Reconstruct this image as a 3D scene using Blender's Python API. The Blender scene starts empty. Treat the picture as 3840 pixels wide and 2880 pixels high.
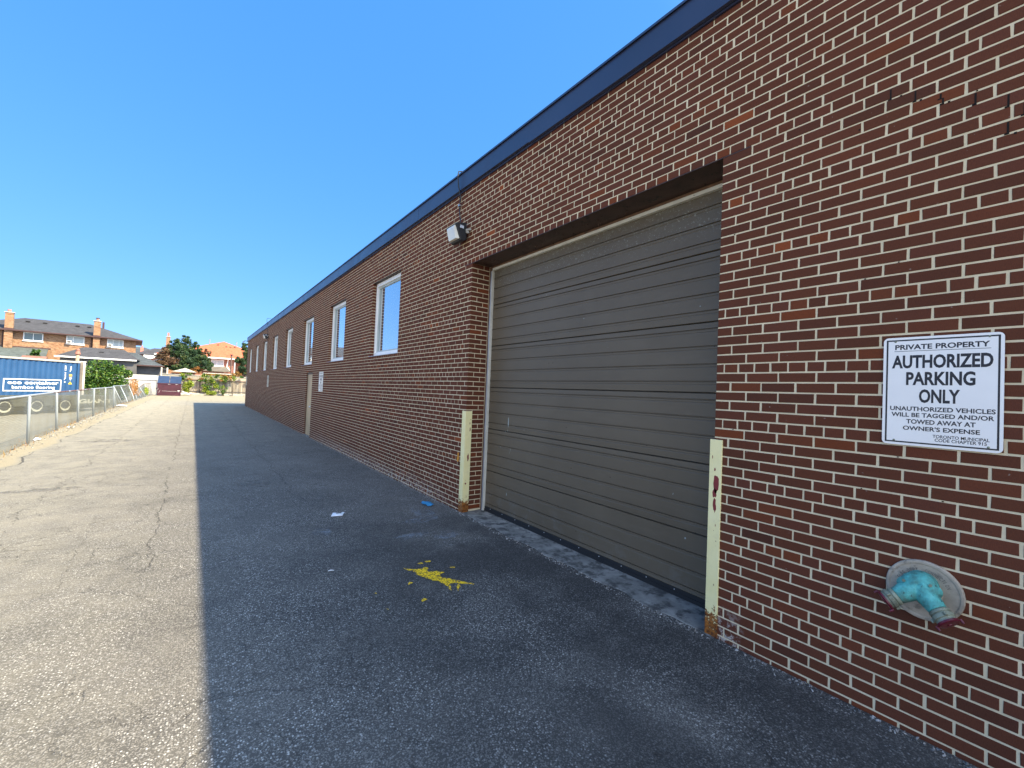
import bpy, bmesh, math, random
from mathutils import Vector, Matrix
R = math.radians
rnd = random.Random(7)
sc = bpy.context.scene
col = sc.collection

# ---------------------------------------------------------------- camera
D = 3.086            # distance from the camera to the long brick wall (wall plane is x = D)
cam_d = bpy.data.cameras.new('camera'); cam = bpy.data.objects.new('camera', cam_d); col.objects.link(cam)
yaw, pit, rol = 0.64221, 0.020964, 0.040641
fw = Vector((math.sin(yaw)*math.cos(pit), math.cos(yaw)*math.cos(pit), math.sin(pit)))
r0 = Vector((math.cos(yaw), -math.sin(yaw), 0)); u0 = r0.cross(fw)
r2 = r0*math.cos(rol)+u0*math.sin(rol); u2 = -r0*math.sin(rol)+u0*math.cos(rol)
M = Matrix((r2, u2, -fw)).transposed().to_4x4(); M.translation = (0, 0, 1.698)
cam.matrix_world = M
cam_d.sensor_width = 36; cam_d.lens = 15.0; cam_d.clip_end = 3000; cam_d.clip_start = .05
sc.camera = cam

# ---------------------------------------------------------------- light
sun_to = Vector((2.87, -3.43, 4.86)).normalized()
elev = math.asin(sun_to.z); azim = math.atan2(sun_to.x, sun_to.y)
w = bpy.data.worlds.new('World'); sc.world = w; w.use_nodes = True
nt = w.node_tree; bg = nt.nodes['Background']
sky = nt.nodes.new('ShaderNodeTexSky'); sky.sky_type = 'NISHITA'; sky.sun_disc = False
sky.sun_elevation = elev; sky.sun_rotation = azim
sky.air_density = 0.5; sky.dust_density = 0.0; sky.ozone_density = 6.0; sky.altitude = 0
sepn = nt.nodes.new('ShaderNodeSeparateColor'); cmbn = nt.nodes.new('ShaderNodeCombineColor'); nt.links.new(sky.outputs[0], sepn.inputs[0])
EXPO = 1.35
for i_, (g_, k_) in enumerate(((.68, 1.13), (.40, 1.22), (.30, 1.82))):   # tone of the clear sky, channel by channel
    pw = nt.nodes.new('ShaderNodeMath'); pw.operation = 'POWER'; pw.inputs[1].default_value = g_; nt.links.new(sepn.outputs[i_], pw.inputs[0])
    ml = nt.nodes.new('ShaderNodeMath'); ml.operation = 'MULTIPLY'; ml.inputs[1].default_value = k_*10**(-g_)/2**EXPO/.1; nt.links.new(pw.outputs[0], ml.inputs[0]); nt.links.new(ml.outputs[0], cmbn.inputs[i_])
# bluish glow added around the sun and overhead, as fill for the shade
tcw = nt.nodes.new('ShaderNodeTexCoord'); dtn = nt.nodes.new('ShaderNodeVectorMath'); dtn.operation = 'DOT_PRODUCT'; nt.links.new(tcw.outputs['Generated'], dtn.inputs[0]); dtn.inputs[1].default_value = sun_to
mr = nt.nodes.new('ShaderNodeMapRange'); mr.interpolation_type = 'SMOOTHSTEP'; nt.links.new(dtn.outputs['Value'], mr.inputs[0]); mr.inputs[1].default_value = .52; mr.inputs[2].default_value = .90; mr.inputs[3].default_value = 0; mr.inputs[4].default_value = 1
adn = nt.nodes.new('ShaderNodeMix'); adn.data_type = 'RGBA'; adn.blend_type = 'ADD'; adn.clamp_result = False; nt.links.new(mr.outputs[0], adn.inputs[0]); nt.links.new(cmbn.outputs[0], adn.inputs[6])
GLOW = 1.9/2**EXPO/.1; adn.inputs[7].default_value = (GLOW*.46, GLOW*.74, GLOW*1.08, 1)
# warm glow added low in the sky behind the camera, to brighten the wall
dt2 = nt.nodes.new('ShaderNodeVectorMath'); dt2.operation = 'DOT_PRODUCT'; nt.links.new(tcw.outputs['Generated'], dt2.inputs[0]); dt2.inputs[1].default_value = Vector((-.38, -.88, .26)).normalized()
mr2 = nt.nodes.new('ShaderNodeMapRange'); mr2.interpolation_type = 'SMOOTHSTEP'; nt.links.new(dt2.outputs['Value'], mr2.inputs[0]); mr2.inputs[1].default_value = .15; mr2.inputs[2].default_value = .95
ad2 = nt.nodes.new('ShaderNodeMix'); ad2.data_type = 'RGBA'; ad2.blend_type = 'ADD'; ad2.clamp_result = False; nt.links.new(mr2.outputs[0], ad2.inputs[0]); nt.links.new(adn.outputs[2], ad2.inputs[6])
HZ = 1.15/2**EXPO/.1; ad2.inputs[7].default_value = (HZ, HZ*.78, HZ*.40, 1)
nt.links.new(ad2.outputs[2], bg.inputs[0]); bg.inputs[1].default_value = 0.1
sl = bpy.data.lights.new('sun', 'SUN'); sl.energy = 5.0; sl.angle = R(0.55); sl.color = (1, .87, .61)
so = bpy.data.objects.new('sun', sl); col.objects.link(so); so.rotation_euler = (-sun_to).to_track_quat('-Z', 'Y').to_euler()
so.location = (10, -10, 30)
vs = sc.view_settings; vs.view_transform = 'Standard'; vs.look = 'None'; vs.gamma = 1; vs.exposure = EXPO; vs.use_curve_mapping = False

# ---------------------------------------------------------------- node helpers
class N:
    def __init__(s, name):
        s.m = bpy.data.materials.new(name); s.m.use_nodes = True
        s.t = s.m.node_tree; s.b = s.t.nodes['Principled BSDF']; s.out = s.t.nodes['Material Output']
        s._co = None
    def n(s, typ, **kw):
        x = s.t.nodes.new(typ)
        for k, v in kw.items(): setattr(x, k, v)
        return x
    def l(s, a, b): s.t.links.new(a, b)
    def put(s, sock, v):
        if hasattr(v, 'links') or isinstance(v, bpy.types.NodeSocket): s.l(v, sock)
        elif isinstance(v, tuple) and len(v) == 3 and sock.type == 'RGBA': sock.default_value = (*v, 1)
        else: sock.default_value = v
    def co(s):
        if s._co is None: s._co = s.n('ShaderNodeTexCoord').outputs['Object']
        return s._co
    def sepc(s, v=None):
        x = s.n('ShaderNodeSeparateXYZ'); s.l(v or s.co(), x.inputs[0]); return x.outputs
    def noise(s, scale, detail=3, rough=.55, vec=None, out=0, dist=0):
        x = s.n('ShaderNodeTexNoise'); x.inputs['Scale'].default_value = scale; x.inputs['Detail'].default_value = detail
        x.inputs['Roughness'].default_value = rough; x.inputs['Distortion'].default_value = dist
        s.l(vec or s.co(), x.inputs['Vector']); return x.outputs[out]
    def map(s, scale=(1, 1, 1), loc=(0, 0, 0), rot=(0, 0, 0), vec=None):
        x = s.n('ShaderNodeMapping'); x.inputs['Scale'].default_value = scale; x.inputs['Location'].default_value = loc
        x.inputs['Rotation'].default_value = rot
        s.l(vec or s.co(), x.inputs['Vector']); return x.outputs[0]
    def ramp(s, fac, stops, interp='LINEAR'):
        x = s.n('ShaderNodeValToRGB'); e = x.color_ramp.elements; x.color_ramp.interpolation = interp
        while len(e) < len(stops): e.new(.5)
        for i, (p, c) in enumerate(stops):
            e[i].position = p; e[i].color = (*c, 1) if isinstance(c, tuple) else (c, c, c, 1)
        s.put(x.inputs[0], fac); return x.outputs[0]
    def mix(s, f, a, b, mode='MIX'):
        x = s.n('ShaderNodeMix', data_type='RGBA', blend_type=mode)
        s.put(x.inputs[0], f); s.put(x.inputs[6], a); s.put(x.inputs[7], b); return x.outputs[2]
    def math(s, op, a, b=0.0, c=0.0):
        x = s.n('ShaderNodeMath', operation=op); s.put(x.inputs[0], a); s.put(x.inputs[1], b); s.put(x.inputs[2], c); return x.outputs[0]
    def step(s, v, lo, hi):   # smooth ramp 0..1 between lo and hi
        x = s.n('ShaderNodeMapRange', interpolation_type='SMOOTHSTEP'); s.put(x.inputs[0], v)
        x.inputs[1].default_value = lo; x.inputs[2].default_value = hi; return x.outputs[0]
    def attr(s, name): x = s.n('ShaderNodeAttribute', attribute_name=name); return x.outputs['Fac']
    def bump(s, h, dist=.002, strength=1.0, prev=None):
        x = s.n('ShaderNodeBump'); x.inputs['Distance'].default_value = dist; x.inputs['Strength'].default_value = strength
        s.l(h, x.inputs['Height'])
        if prev: s.l(prev, x.inputs['Normal'])
        return x.outputs[0]
    def fin(s, colr=None, rough=None, metal=None, normal=None, spec=None):
        if colr is not None: s.put(s.b.inputs['Base Color'], colr)
        if rough is not None: s.put(s.b.inputs['Roughness'], rough)
        if metal is not None: s.put(s.b.inputs['Metallic'], metal)
        if spec is not None: s.put(s.b.inputs['Specular IOR Level'], spec)
        if normal is not None: s.l(normal, s.b.inputs['Normal'])
        return s.m

def paint(name, c, rough=.5, var=.25, scale=3.0, metal=0.0, bump=0.0, dirt=None, dscale=8, dthr=(.6, .7)):
    k = N(name); f = k.noise(scale, 5)
    lo = tuple(x*(1-var) for x in c); hi = tuple(min(1, x*(1+var)) for x in c)
    cc = k.ramp(f, [(.3, lo), (.7, hi)])
    if dirt:
        g = k.noise(dscale, 6, .7); cc = k.mix(k.step(g, *dthr), cc, dirt)
    nn = k.bump(k.noise(scale*30, 3), bump) if bump else None
    return k.fin(cc, rough, metal, nn)

# ---------------------------------------------------------------- mesh helpers
class MB:
    """collects geometry for ONE mesh object; several material slots; per-face tone"""
    def __init__(s): s.v = []; s.f = []; s.mi = []; s.tone = []
    def face(s, pts, mi=0, tone=.5):
        i = len(s.v); s.v += [tuple(p) for p in pts]; s.f.append(tuple(range(i, i+len(pts)))); s.mi.append(mi); s.tone.append(tone)
    def idx(s, vs_, fs, mi=0, tone=.5):
        i = len(s.v); s.v += [tuple(p) for p in vs_]
        for f in fs: s.f.append(tuple(i+j for j in f)); s.mi.append(mi); s.tone.append(tone)
    def box(s, x0, x1, y0, y1, z0, z1, mi=0, tone=.5, M=None):
        p = [Vector((x, y, z)) for z in (z0, z1) for y in (y0, y1) for x in (x0, x1)]
        if M is not None: p = [M @ q for q in p]
        s.idx(p, [(0, 2, 3, 1), (4, 5, 7, 6), (0, 1, 5, 4), (2, 6, 7, 3), (0, 4, 6, 2), (1, 3, 7, 5)], mi, tone)
    def tube(s, pts, rad, n=8, mi=0, tone=.5, caps=True):
        pts = [Vector(p) for p in pts]; rr = rad if isinstance(rad, (list, tuple)) else [rad]*len(pts)
        vs_ = []; prev = None
        for i, p in enumerate(pts):
            d = (pts[min(i+1, len(pts)-1)]-pts[max(i-1, 0)]).normalized()
            a = prev if prev else (Vector((0, 0, 1)) if abs(d.z) < .9 else Vector((1, 0, 0)))
            u = (a-d*a.dot(d)).normalized(); prev = u; v = d.cross(u)
            for k in range(n):
                t = 2*math.pi*k/n; vs_.append(p+(u*math.cos(t)+v*math.sin(t))*rr[i])
        fs = []
        for i in range(len(pts)-1):
            for k in range(n): fs.append((i*n+k, i*n+(k+1) % n, (i+1)*n+(k+1) % n, (i+1)*n+k))
        if caps: fs += [tuple(range(n))[::-1], tuple((len(pts)-1)*n+k for k in range(n))]
        s.idx(vs_, fs, mi, tone)
    def sphere(s, c, r, nu=16, nv=10, mi=0, tone=.5):
        c = Vector(c); r = r if isinstance(r, (tuple, list)) else (r, r, r)
        vs_ = [c+Vector((0, 0, r[2]))]
        for i in range(1, nv):
            ph = math.pi*i/nv
            for k in range(nu):
                t = 2*math.pi*k/nu; vs_.append(c+Vector((r[0]*math.sin(ph)*math.cos(t), r[1]*math.sin(ph)*math.sin(t), r[2]*math.cos(ph))))
        vs_.append(c-Vector((0, 0, r[2]))); fs = []
        for k in range(nu): fs.append((0, 1+k, 1+(k+1) % nu)); fs.append((len(vs_)-1, 1+(nv-2)*nu+(k+1) % nu, 1+(nv-2)*nu+k))
        for i in range(nv-2):
            for k in range(nu): fs.append((1+i*nu+k, 1+(i+1)*nu+k, 1+(i+1)*nu+(k+1) % nu, 1+i*nu+(k+1) % nu))
        s.idx(vs_, fs, mi, tone)
    def prism(s, poly, axis, a, b, mi=0, tone=.5):
        """poly: 2d points; extruded along axis from a to b"""
        def mk(p, t):
            return {'x': (t, p[0], p[1]), 'y': (p[0], t, p[1]), 'z': (p[0], p[1], t)}[axis]
        n = len(poly); vs_ = [mk(p, a) for p in poly]+[mk(p, b) for p in poly]
        s.idx(vs_, [tuple(range(n))[::-1], tuple(range(n, 2*n))]+[(i, (i+1) % n, n+(i+1) % n, n+i) for i in range(n)], mi, tone)
    def build(s, name, mats, parent=None, smooth=False, fix=True, bevel=0, M=None, split=False):
        if split:   # every separate piece becomes an object of its own
            fa = list(range(len(s.v)))
            def find(a):
                while fa[a] != a: fa[a] = fa[fa[a]]; a = fa[a]
                return a
            for f in s.f:
                for q in f[1:]: fa[find(q)] = find(f[0])
            groups = {}
            for i, f in enumerate(s.f): groups.setdefault(find(f[0]), []).append(i)
            out = []
            for ids in groups.values():
                b = MB(); used = sorted({q for i in ids for q in s.f[i]}); mp = {q: k for k, q in enumerate(used)}
                b.v = [s.v[q] for q in used]; b.f = [tuple(mp[q] for q in s.f[i]) for i in ids]; b.mi = [s.mi[i] for i in ids]; b.tone = [s.tone[i] for i in ids]
                out.append(b.build(name, mats, parent, smooth, fix, bevel, M))
            return out
        me = bpy.data.meshes.new(name)
        v = s.v if M is None else [tuple(M @ Vector(p)) for p in s.v]
        me.from_pydata(v, [], s.f)
        for m in (mats if isinstance(mats, list) else [mats]): me.materials.append(m)
        me.polygons.foreach_set('material_index', s.mi)
        at = me.attributes.new('tone', 'FLOAT', 'FACE'); at.data.foreach_set('value', s.tone)
        if fix:
            bm = bmesh.new(); bm.from_mesh(me); bmesh.ops.recalc_face_normals(bm, faces=bm.faces); bm.to_mesh(me); bm.free()
        if smooth: me.polygons.foreach_set('use_smooth', [True]*len(me.polygons))
        me.update(); o = bpy.data.objects.new(name, me); col.objects.link(o)
        if parent: o.parent = parent
        if bevel:
            b = o.modifiers.new('bevel', 'BEVEL'); b.width = bevel; b.segments = 2; b.limit_method = 'ANGLE'
        return o

def tag(o, label=None, cat=None, group=None, kind=None):
    if label: o['label'] = label
    if cat: o['category'] = cat
    if group: o['group'] = group
    if kind: o['kind'] = kind
    return o
def thing(name, label, cat, loc=(0, 0, 0), rz=0, group=None):
    o = bpy.data.objects.new(name, None); col.objects.link(o); o.location = loc; o.rotation_euler = (0, 0, rz)
    o.empty_display_size = .2
    return tag(o, label, cat, group)
def copy_tree(o, parent=None):
    c = o.copy(); col.objects.link(c); c.parent = parent
    for ch in [x for x in bpy.data.objects if x.parent == o]: copy_tree(ch, c)
    return c

def text(body, origin, right, up, w_, h_, mat, name, parent, depth=.0006, bold=0.0, align='L'):
    """flat lettering fitted in a w_ x h_ box whose lower-left corner is origin"""
    cu = bpy.data.curves.new(name, 'FONT'); cu.body = body; cu.extrude = 0; cu.offset = bold; cu.resolution_u = 3
    cu.space_character = 1.0
    to = bpy.data.objects.new(name, cu); col.objects.link(to)
    dg = bpy.context.evaluated_depsgraph_get(); me = bpy.data.meshes.new_from_object(to.evaluated_get(dg))
    bpy.data.objects.remove(to)
    xs = [v.co.x for v in me.vertices]; ys = [v.co.y for v in me.vertices]
    x0, x1, y0, y1 = min(xs), max(xs), min(ys), max(ys)
    right = Vector(right).normalized(); up = Vector(up).normalized(); nn = right.cross(up); o = Vector(origin)
    for v in me.vertices:
        v.co = o+right*((v.co.x-x0)/(x1-x0)*w_)+up*((v.co.y-y0)/(y1-y0)*h_)+nn*depth
    me.materials.append(mat); me.update()
    ob = bpy.data.objects.new(name, me); col.objects.link(ob)
    if parent: ob.parent = parent
    return ob

def leaves(mb, c, r, n, size, mi=0, seed=0, flat=1.0, tone=(0, 1), shell=.35):
    """leaf-sized faces spread through an ellipsoid"""
    g = random.Random(seed); c = Vector(c); r = Vector(r)
    for _ in range(n):
        d = Vector((g.gauss(0, 1), g.gauss(0, 1), g.gauss(0, 1))).normalized(); q = shell+(1-shell)*g.random()**.6
        p = c+Vector((d.x*r.x, d.y*r.y, d.z*r.z))*q
        a = Vector((g.gauss(0, 1), g.gauss(0, 1), g.gauss(0, 1)*flat)).normalized()
        b = a.cross(Vector((g.gauss(0, 1), g.gauss(0, 1), g.gauss(0, 1)))).normalized()
        s_ = size*g.uniform(.6, 1.35); k = .55
        mb.face([p-a*s_, p+b*s_*k, p+a*s_, p-b*s_*k], mi, g.uniform(*tone))

# ================================================================ materials
# ---- brick wall
k = N('brick'); tone = k.attr('tone')
base = k.ramp(tone, [(0, (.074, .032, .020)), (.3, (.120, .042, .023)), (.5, (.142, .047, .024)), (.7, (.142, .048, .028)), (.82, (.175, .052, .023)), (.92, (.205, .054, .020)), (1, (.29, .075, .025))])
sc1 = k.noise(1, 4, .7, vec=k.map((60, 420, 60)))          # combed vertical scratches
fine = k.noise(260, 3, .7); big = k.noise(1.1, 4, .6)
base = k.mix(k.ramp(sc1, [(.35, .0), (.6, 1.0)]), k.mix(.32, base, (.02, .010, .010)), base)
base = k.mix(k.math('MULTIPLY', k.step(fine, .45, .75), .35), base, (.13, .06, .05))
base = k.mix(k.math('MULTIPLY', k.step(big, .35, .7), .35), base, k.mix(1, base, (.75, .75, .8), 'MULTIPLY'))
spots = k.noise(38, 2, .5); base = k.mix(k.math('MULTIPLY', k.step(spots, .74, .78), .5), base, (.32, .26, .22))
xyz = k.sepc()
zz = xyz[2]; yy = k.math('ADD', xyz[1], 14.0)
low = k.math('SUBTRACT', 1.0, k.step(zz, .02, .30)); eff = k.step(k.noise(17, 6, .75), .49, .58)
near = k.math('MULTIPLY', k.step(yy, 5.2, 6.5), k.math('SUBTRACT', 1.0, k.step(yy, 11, 16)))
near2 = k.math('MULTIPLY', k.step(yy, 1.35, 1.45), k.math('SUBTRACT', 1.0, k.step(yy, 1.55, 1.62)))
eff = k.math('MULTIPLY', k.math('MULTIPLY', eff, low), k.math('MAXIMUM', near, near2))
base = k.mix(k.math('MULTIPLY', eff, .70), base, (.60, .56, .50))
nb = k.bump(sc1, .0012, .6); nb = k.bump(fine, .001, .5, nb)
M_brick = k.fin(base, .88, 0, nb, .12)
k = N('mortar'); c = k.ramp(k.noise(5, 5, .65), [(.3, (.63, .53, .355)), (.7, (.80, .69, .475))])
c = k.mix(k.step(k.noise(60, 4, .7), .5, .7), c, (.66, .58, .38))
M_mortar = k.fin(c, .95, 0, k.bump(k.noise(240, 3), .0015), .1)
M_gap = N('joint_gap').fin((.008, .006, .005), 1)
# ---- asphalt
k = N('asphalt'); X, Y, Z = k.sepc()
wob = k.noise(1.3, 3); warp = k.n('ShaderNodeVectorMath', operation='MULTIPLY_ADD')
k.l(k.noise(2.2, 5, .65, out=1), warp.inputs[0]); warp.inputs[1].default_value = (.45, .45, 0); k.l(k.co(), warp.inputs[2]); wv = warp.outputs[0]
def vor(sc_, feat='F1', vec=None, out='Color', rnd_=1.0):
    v = k.n('ShaderNodeTexVoronoi', feature=feat); v.inputs['Scale'].default_value = sc_; v.inputs['Randomness'].default_value = rnd_
    k.l(vec or k.co(), v.inputs['Vector']); return v.outputs[out]
flat = k.map((1, 1, 0))
st1 = vor(88, vec=flat); st1d = vor(88, vec=flat, out='Distance')
st2 = vor(170, vec=flat)
s1 = k.n('ShaderNodeSeparateColor'); k.l(st1, s1.inputs[0]); s2 = k.n('ShaderNodeSeparateColor'); k.l(st2, s2.inputs[0])
stone = k.math('MULTIPLY', k.step(s1.outputs[0], .66, .72), k.math('SUBTRACT', 1, k.step(st1d, .36, .52)))
small = k.step(s2.outputs[0], .62, .72)
blotch = k.noise(.55, 6, .62); blotch2 = k.noise(3.1, 5, .6)
wear = k.step(blotch, .36, .66)
binder = k.mix(wear, (.048, .045, .043), (.092, .084, .076))
stonec = k.ramp(s1.outputs[1], [(0, (.26, .245, .23)), (.5, (.42, .40, .37)), (.8, (.52, .49, .45)), (1, (.66, .63, .59))])
c = k.mix(k.math('MULTIPLY', small, .6), binder, (.26, .24, .215))
rough_ = k.step(k.noise(1.7, 5, .6, vec=k.map((1, 1, 1), (2, 5, 0))), .34, .60)
c = k.mix(k.math('MULTIPLY', stone, k.math('ADD', .30, k.math('MULTIPLY', rough_, .62))), c, stonec)
c = k.mix(k.math('MULTIPLY', k.step(k.noise(23, 4, .7), .60, .70), .45), c, (.03, .029, .028))
# dust and painted-in backscattered light pale the old paving away from the loading door; oily and dark in front of it
dust_sheen = k.math('ADD', k.math('MULTIPLY', k.step(Y, 1, 34), .62), k.math('MULTIPLY', k.math('SUBTRACT', 1, k.step(X, -2.2, 1.0)), .44))
dust_sheen = k.math('MULTIPLY', dust_sheen, k.math('ADD', .62, k.math('MULTIPLY', k.step(blotch2, .3, .7), .55)))
c = k.mix(k.math('MINIMUM', dust_sheen, 1.0), c, k.mix(k.step(k.noise(40, 4, .7), .3, .7), (.27, .243, .185), (.365, .328, .25)))
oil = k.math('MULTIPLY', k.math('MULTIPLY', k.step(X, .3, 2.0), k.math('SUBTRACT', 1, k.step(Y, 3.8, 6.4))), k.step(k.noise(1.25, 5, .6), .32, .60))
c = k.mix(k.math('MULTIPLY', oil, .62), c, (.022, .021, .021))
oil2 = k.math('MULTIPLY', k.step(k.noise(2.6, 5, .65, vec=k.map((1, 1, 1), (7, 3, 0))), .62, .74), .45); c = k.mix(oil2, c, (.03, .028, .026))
# sandy strip along the fence
edge = k.math('ADD', X, k.math('MULTIPLY', k.math('SUBTRACT', k.noise(.6, 4), .5), .55))
sand = k.math('SUBTRACT', 1, k.step(edge, -2.74, -2.60)); far = k.step(Y, 40, 47)
sandc = k.mix(k.step(k.noise(90, 4, .8), .35, .68), (.25, .208, .135), (.38, .325, .22))
sandc = k.mix(k.math('MULTIPLY', k.step(k.noise(14, 5, .8), .6, .68), .7), sandc, (.12, .10, .08))
c = k.mix(k.math('MAXIMUM', k.math('MULTIPLY', sand, .92), k.math('MULTIPLY', far, .8)), c, sandc)
# cracks
def crack(sc_, width, loc, thr):
    d = vor(sc_, 'DISTANCE_TO_EDGE', k.map((1, 1, 0), loc, vec=wv), 'Distance')
    m = k.step(k.noise(.9, 3, vec=k.map((1, 1, 1), loc)), thr, thr+.06)
    return k.math('MULTIPLY', k.math('SUBTRACT', 1, k.step(d, width*.35, width)), m)
cr = k.math('MAXIMUM', crack(.95, .0026, (1, 2, 0), .46), crack(3.4, .0075, (4, 7, 0), .53))
cr = k.math('MAXIMUM', cr, crack(2.0, .0050, (9, 1, 0), .50))
cr = k.math('MULTIPLY', cr, k.step(k.noise(9, 4, .7), .30, .52))
for x0, a, lim in ((-.27, .16, 4.6), (-1.55, .35, 6), (1.35, .3, 7)):
    off = k.math('MULTIPLY', k.math('SUBTRACT', k.noise(1.6, 6, .7, vec=k.map((.35, 1, 1), (x0*3, 0, 0))), .5), a*2)
    d = k.math('ABSOLUTE', k.math('SUBTRACT', X, k.math('ADD', off, x0)))
    m = k.math('MULTIPLY', k.math('SUBTRACT', 1, k.step(d, .002, .0075)), k.step(Y, lim, lim+.5))
    cr = k.math('MAXIMUM', cr, k.math('MULTIPLY', m, k.step(k.noise(1.8, 4), .40, .47)))
d = k.math('ABSOLUTE', k.math('ADD', edge, 2.62)); cr = k.math('MAXIMUM', cr, k.math('MULTIPLY', k.math('SUBTRACT', 1, k.step(d, .004, .022)), k.step(k.noise(.9, 4), .40, .5)))
c = k.mix(k.math('MULTIPLY', cr, k.math('ADD', .38, k.math('MULTIPLY', k.step(Y, 3, 9), .36))), c, (.022, .020, .019))
hgt = k.math('ADD', k.math('MULTIPLY', stone, 1.0), k.math('MULTIPLY', small, .5)); hgt = k.math('SUBTRACT', hgt, k.math('MULTIPLY', cr, 3))
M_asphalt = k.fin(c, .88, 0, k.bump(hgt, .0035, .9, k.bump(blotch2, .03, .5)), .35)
k = N('gravel_ground'); c = k.ramp(k.noise(30, 6, .8), [(.3, (.17, .15, .11)), (.7, (.37, .33, .25))]); c = k.mix(k.step(k.noise(.4, 4), .4, .65), c, (.30, .27, .20))
M_ground = k.fin(c, .95, 0, k.bump(k.noise(60, 4), .02))
M_conc = paint('slab_concrete', (.21, .205, .19), .85, .45, 5, bump=.004, dirt=(.055, .054, .052), dscale=7, dthr=(.44, .62))
# ---- building trim
k = N('fascia_metal'); f = k.noise(.8, 4); c = k.ramp(f, [(.3, (.020, .026, .058)), (.7, (.028, .036, .078))]); c = k.mix(k.step(k.noise(90, 2), .76, .79), c, (.15, .16, .18))
M_fascia = k.fin(c, k.ramp(k.noise(2, 4), [(.3, .30), (.7, .42)]), 0, k.bump(k.noise(1.2, 2), .01, .25), .75)
M_roof = paint('roof_gravel', (.25, .24, .22), .95, .3, 30)
M_white = paint('white_vinyl', (.84, .83, .80), .35, .05, 4)
M_white_old = paint('cream_seal', (.62, .60, .52), .6, .12, 8, dirt=(.2, .18, .14), dscale=14, dthr=(.62, .75))
k = N('window_glass'); k.b.inputs['Base Color'].default_value = (.10, .13, .14, 1); k.b.inputs['Roughness'].default_value = .2
gl = k.n('ShaderNodeBsdfGlossy'); gl.inputs['Roughness'].default_value = .01; gl.inputs['Color'].default_value = (.93, .97, 1, 1)
lw = k.n('ShaderNodeLayerWeight'); lw.inputs[0].default_value = .35
mx = k.n('ShaderNodeMixShader'); k.l(k.ramp(lw.outputs['Facing'], [(0, .25), (.5, .55), (.8, .85), (1, .97)]), mx.inputs[0]); k.l(k.b.outputs[0], mx.inputs[1]); k.l(gl.outputs[0], mx.inputs[2]); k.l(mx.outputs[0], k.out.inputs[0])
M_glass = k.m
M_sash = paint('sash_grey', (.42, .47, .46), .4, .1, 5)
M_sill = paint('metal_sill', (.45, .46, .47), .4, .1, 5)
# sectional door skin
k = N('door_skin'); X, Y, Z = k.sepc()
c = k.ramp(k.noise(1.2, 5, .6), [(.3, (.108, .084, .054)), (.7, (.132, .104, .068))])
c = k.mix(k.math('MULTIPLY', k.step(k.noise(1, 4, .7, vec=k.map((1, 2.2, 14))), .5, .75), .35), c, (.15, .12, .085))
top = k.math('MULTIPLY', k.step(Z, 3.0, 3.5), k.step(k.noise(7, 6, .8), .42, .72)); c = k.mix(k.math('MULTIPLY', top, .55), c, (.13, .125, .09))
sp = k.math('MULTIPLY', k.step(k.noise(55, 3, .8), .60, .66), k.step(Z, 3.0, 3.3)); c = k.mix(sp, c, (.34, .33, .27))
c = k.mix(k.math('MULTIPLY', k.math('SUBTRACT', 1, k.step(Z, .1, .45)), k.math('MULTIPLY', k.step(k.noise(5, 6, .75), .48, .66), .5)), c, (.16, .15, .13))
c = k.mix(k.step(k.noise(24, 3, .5, vec=k.map((1, 1, .35))), .772, .785), c, (.30, .31, .29))
M_door = k.fin(c, .52, 0, k.bump(k.noise(420, 2), .0006, .35), .45)
M_black = N('black_rubber').fin((.012, .012, .013), .65)
M_lintel = paint('brown_paint', (.055, .028, .020), .55, .35, 6, dirt=(.012, .008, .006), dscale=9, dthr=(.6, .64), bump=.002)
M_wood = paint('weathered_wood_trim', (.14, .075, .045), .75, .4, 10, dirt=(.05, .03, .02))
M_galv = paint('bare_aluminium', (.42, .45, .50), .35, .12, 6, metal=.7)
M_screw = paint('screw_heads', (.6, .62, .63), .3, .1, 5, metal=.8)
k = N('guard_paint'); X, Y, Z = k.sepc()
c = k.ramp(k.noise(4, 5), [(.3, (.86, .76, .36)), (.7, (.92, .83, .46))]); c = k.mix(k.math('MULTIPLY', k.step(k.noise(22, 4, .7), .5, .7), .35), c, (.70, .63, .36))
chip = k.step(k.noise(1, 3, .6, vec=k.map((26, 26, 10), (3, 1, 5))), .715, .722); c = k.mix(chip, c, (.16, .018, .016))
rm = k.math('SUBTRACT', k.math('ADD', k.noise(24, 6, .75), k.math('MULTIPLY', k.math('SUBTRACT', 1, k.step(Z, .0, .34)), .34)), .0)
rust = k.step(rm, .672, .705); c = k.mix(rust, c, k.ramp(k.noise(45, 4), [(.35, (.045, .012, .006)), (.65, (.40, .14, .02))]))
M_guard = k.fin(c, .5, 0, k.bump(k.math('SUBTRACT', 1, k.math('MAXIMUM', chip, rust)), .0015))
M_redprime = N('red_primer').fin((.21, .022, .024), .6)
M_mandoor = paint('tan_door_paint', (.50, .36, .20), .5, .22, 1.6, dirt=(.34, .16, .07), dscale=3, dthr=(.6, .75))
M_signw = paint('sign_enamel', (.89, .86, .82), .28, .03, 6, dirt=(.45, .46, .46), dscale=9, dthr=(.68, .9))
M_ink = N('sign_ink').fin((.010, .009, .014), .4)
M_signold = paint('faded_sign', (.60, .57, .46), .5, .08, 6)
M_lampbody = paint('bronze_housing', (.020, .022, .026), .45, .2, 9)
k = N('lamp_lens'); c = k.ramp(k.noise(3, 4), [(.35, (.62, .62, .58)), (.7, (.75, .73, .62))]); k.fin(c, .18, 0, k.bump(k.noise(1, 2, vec=k.map((1, 90, 20))), .003, .6), .8); M_lens = k.m
M_label = N('pale_label').fin((.55, .6, .68), .5)
k = N('verdigris'); c = k.ramp(k.noise(14, 5, .65), [(.30, (.035, .10, .085)), (.44, (.07, .26, .23)), (.56, (.09, .42, .38)), (.68, (.16, .55, .50)), (.78, (.36, .50, .42))])
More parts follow.
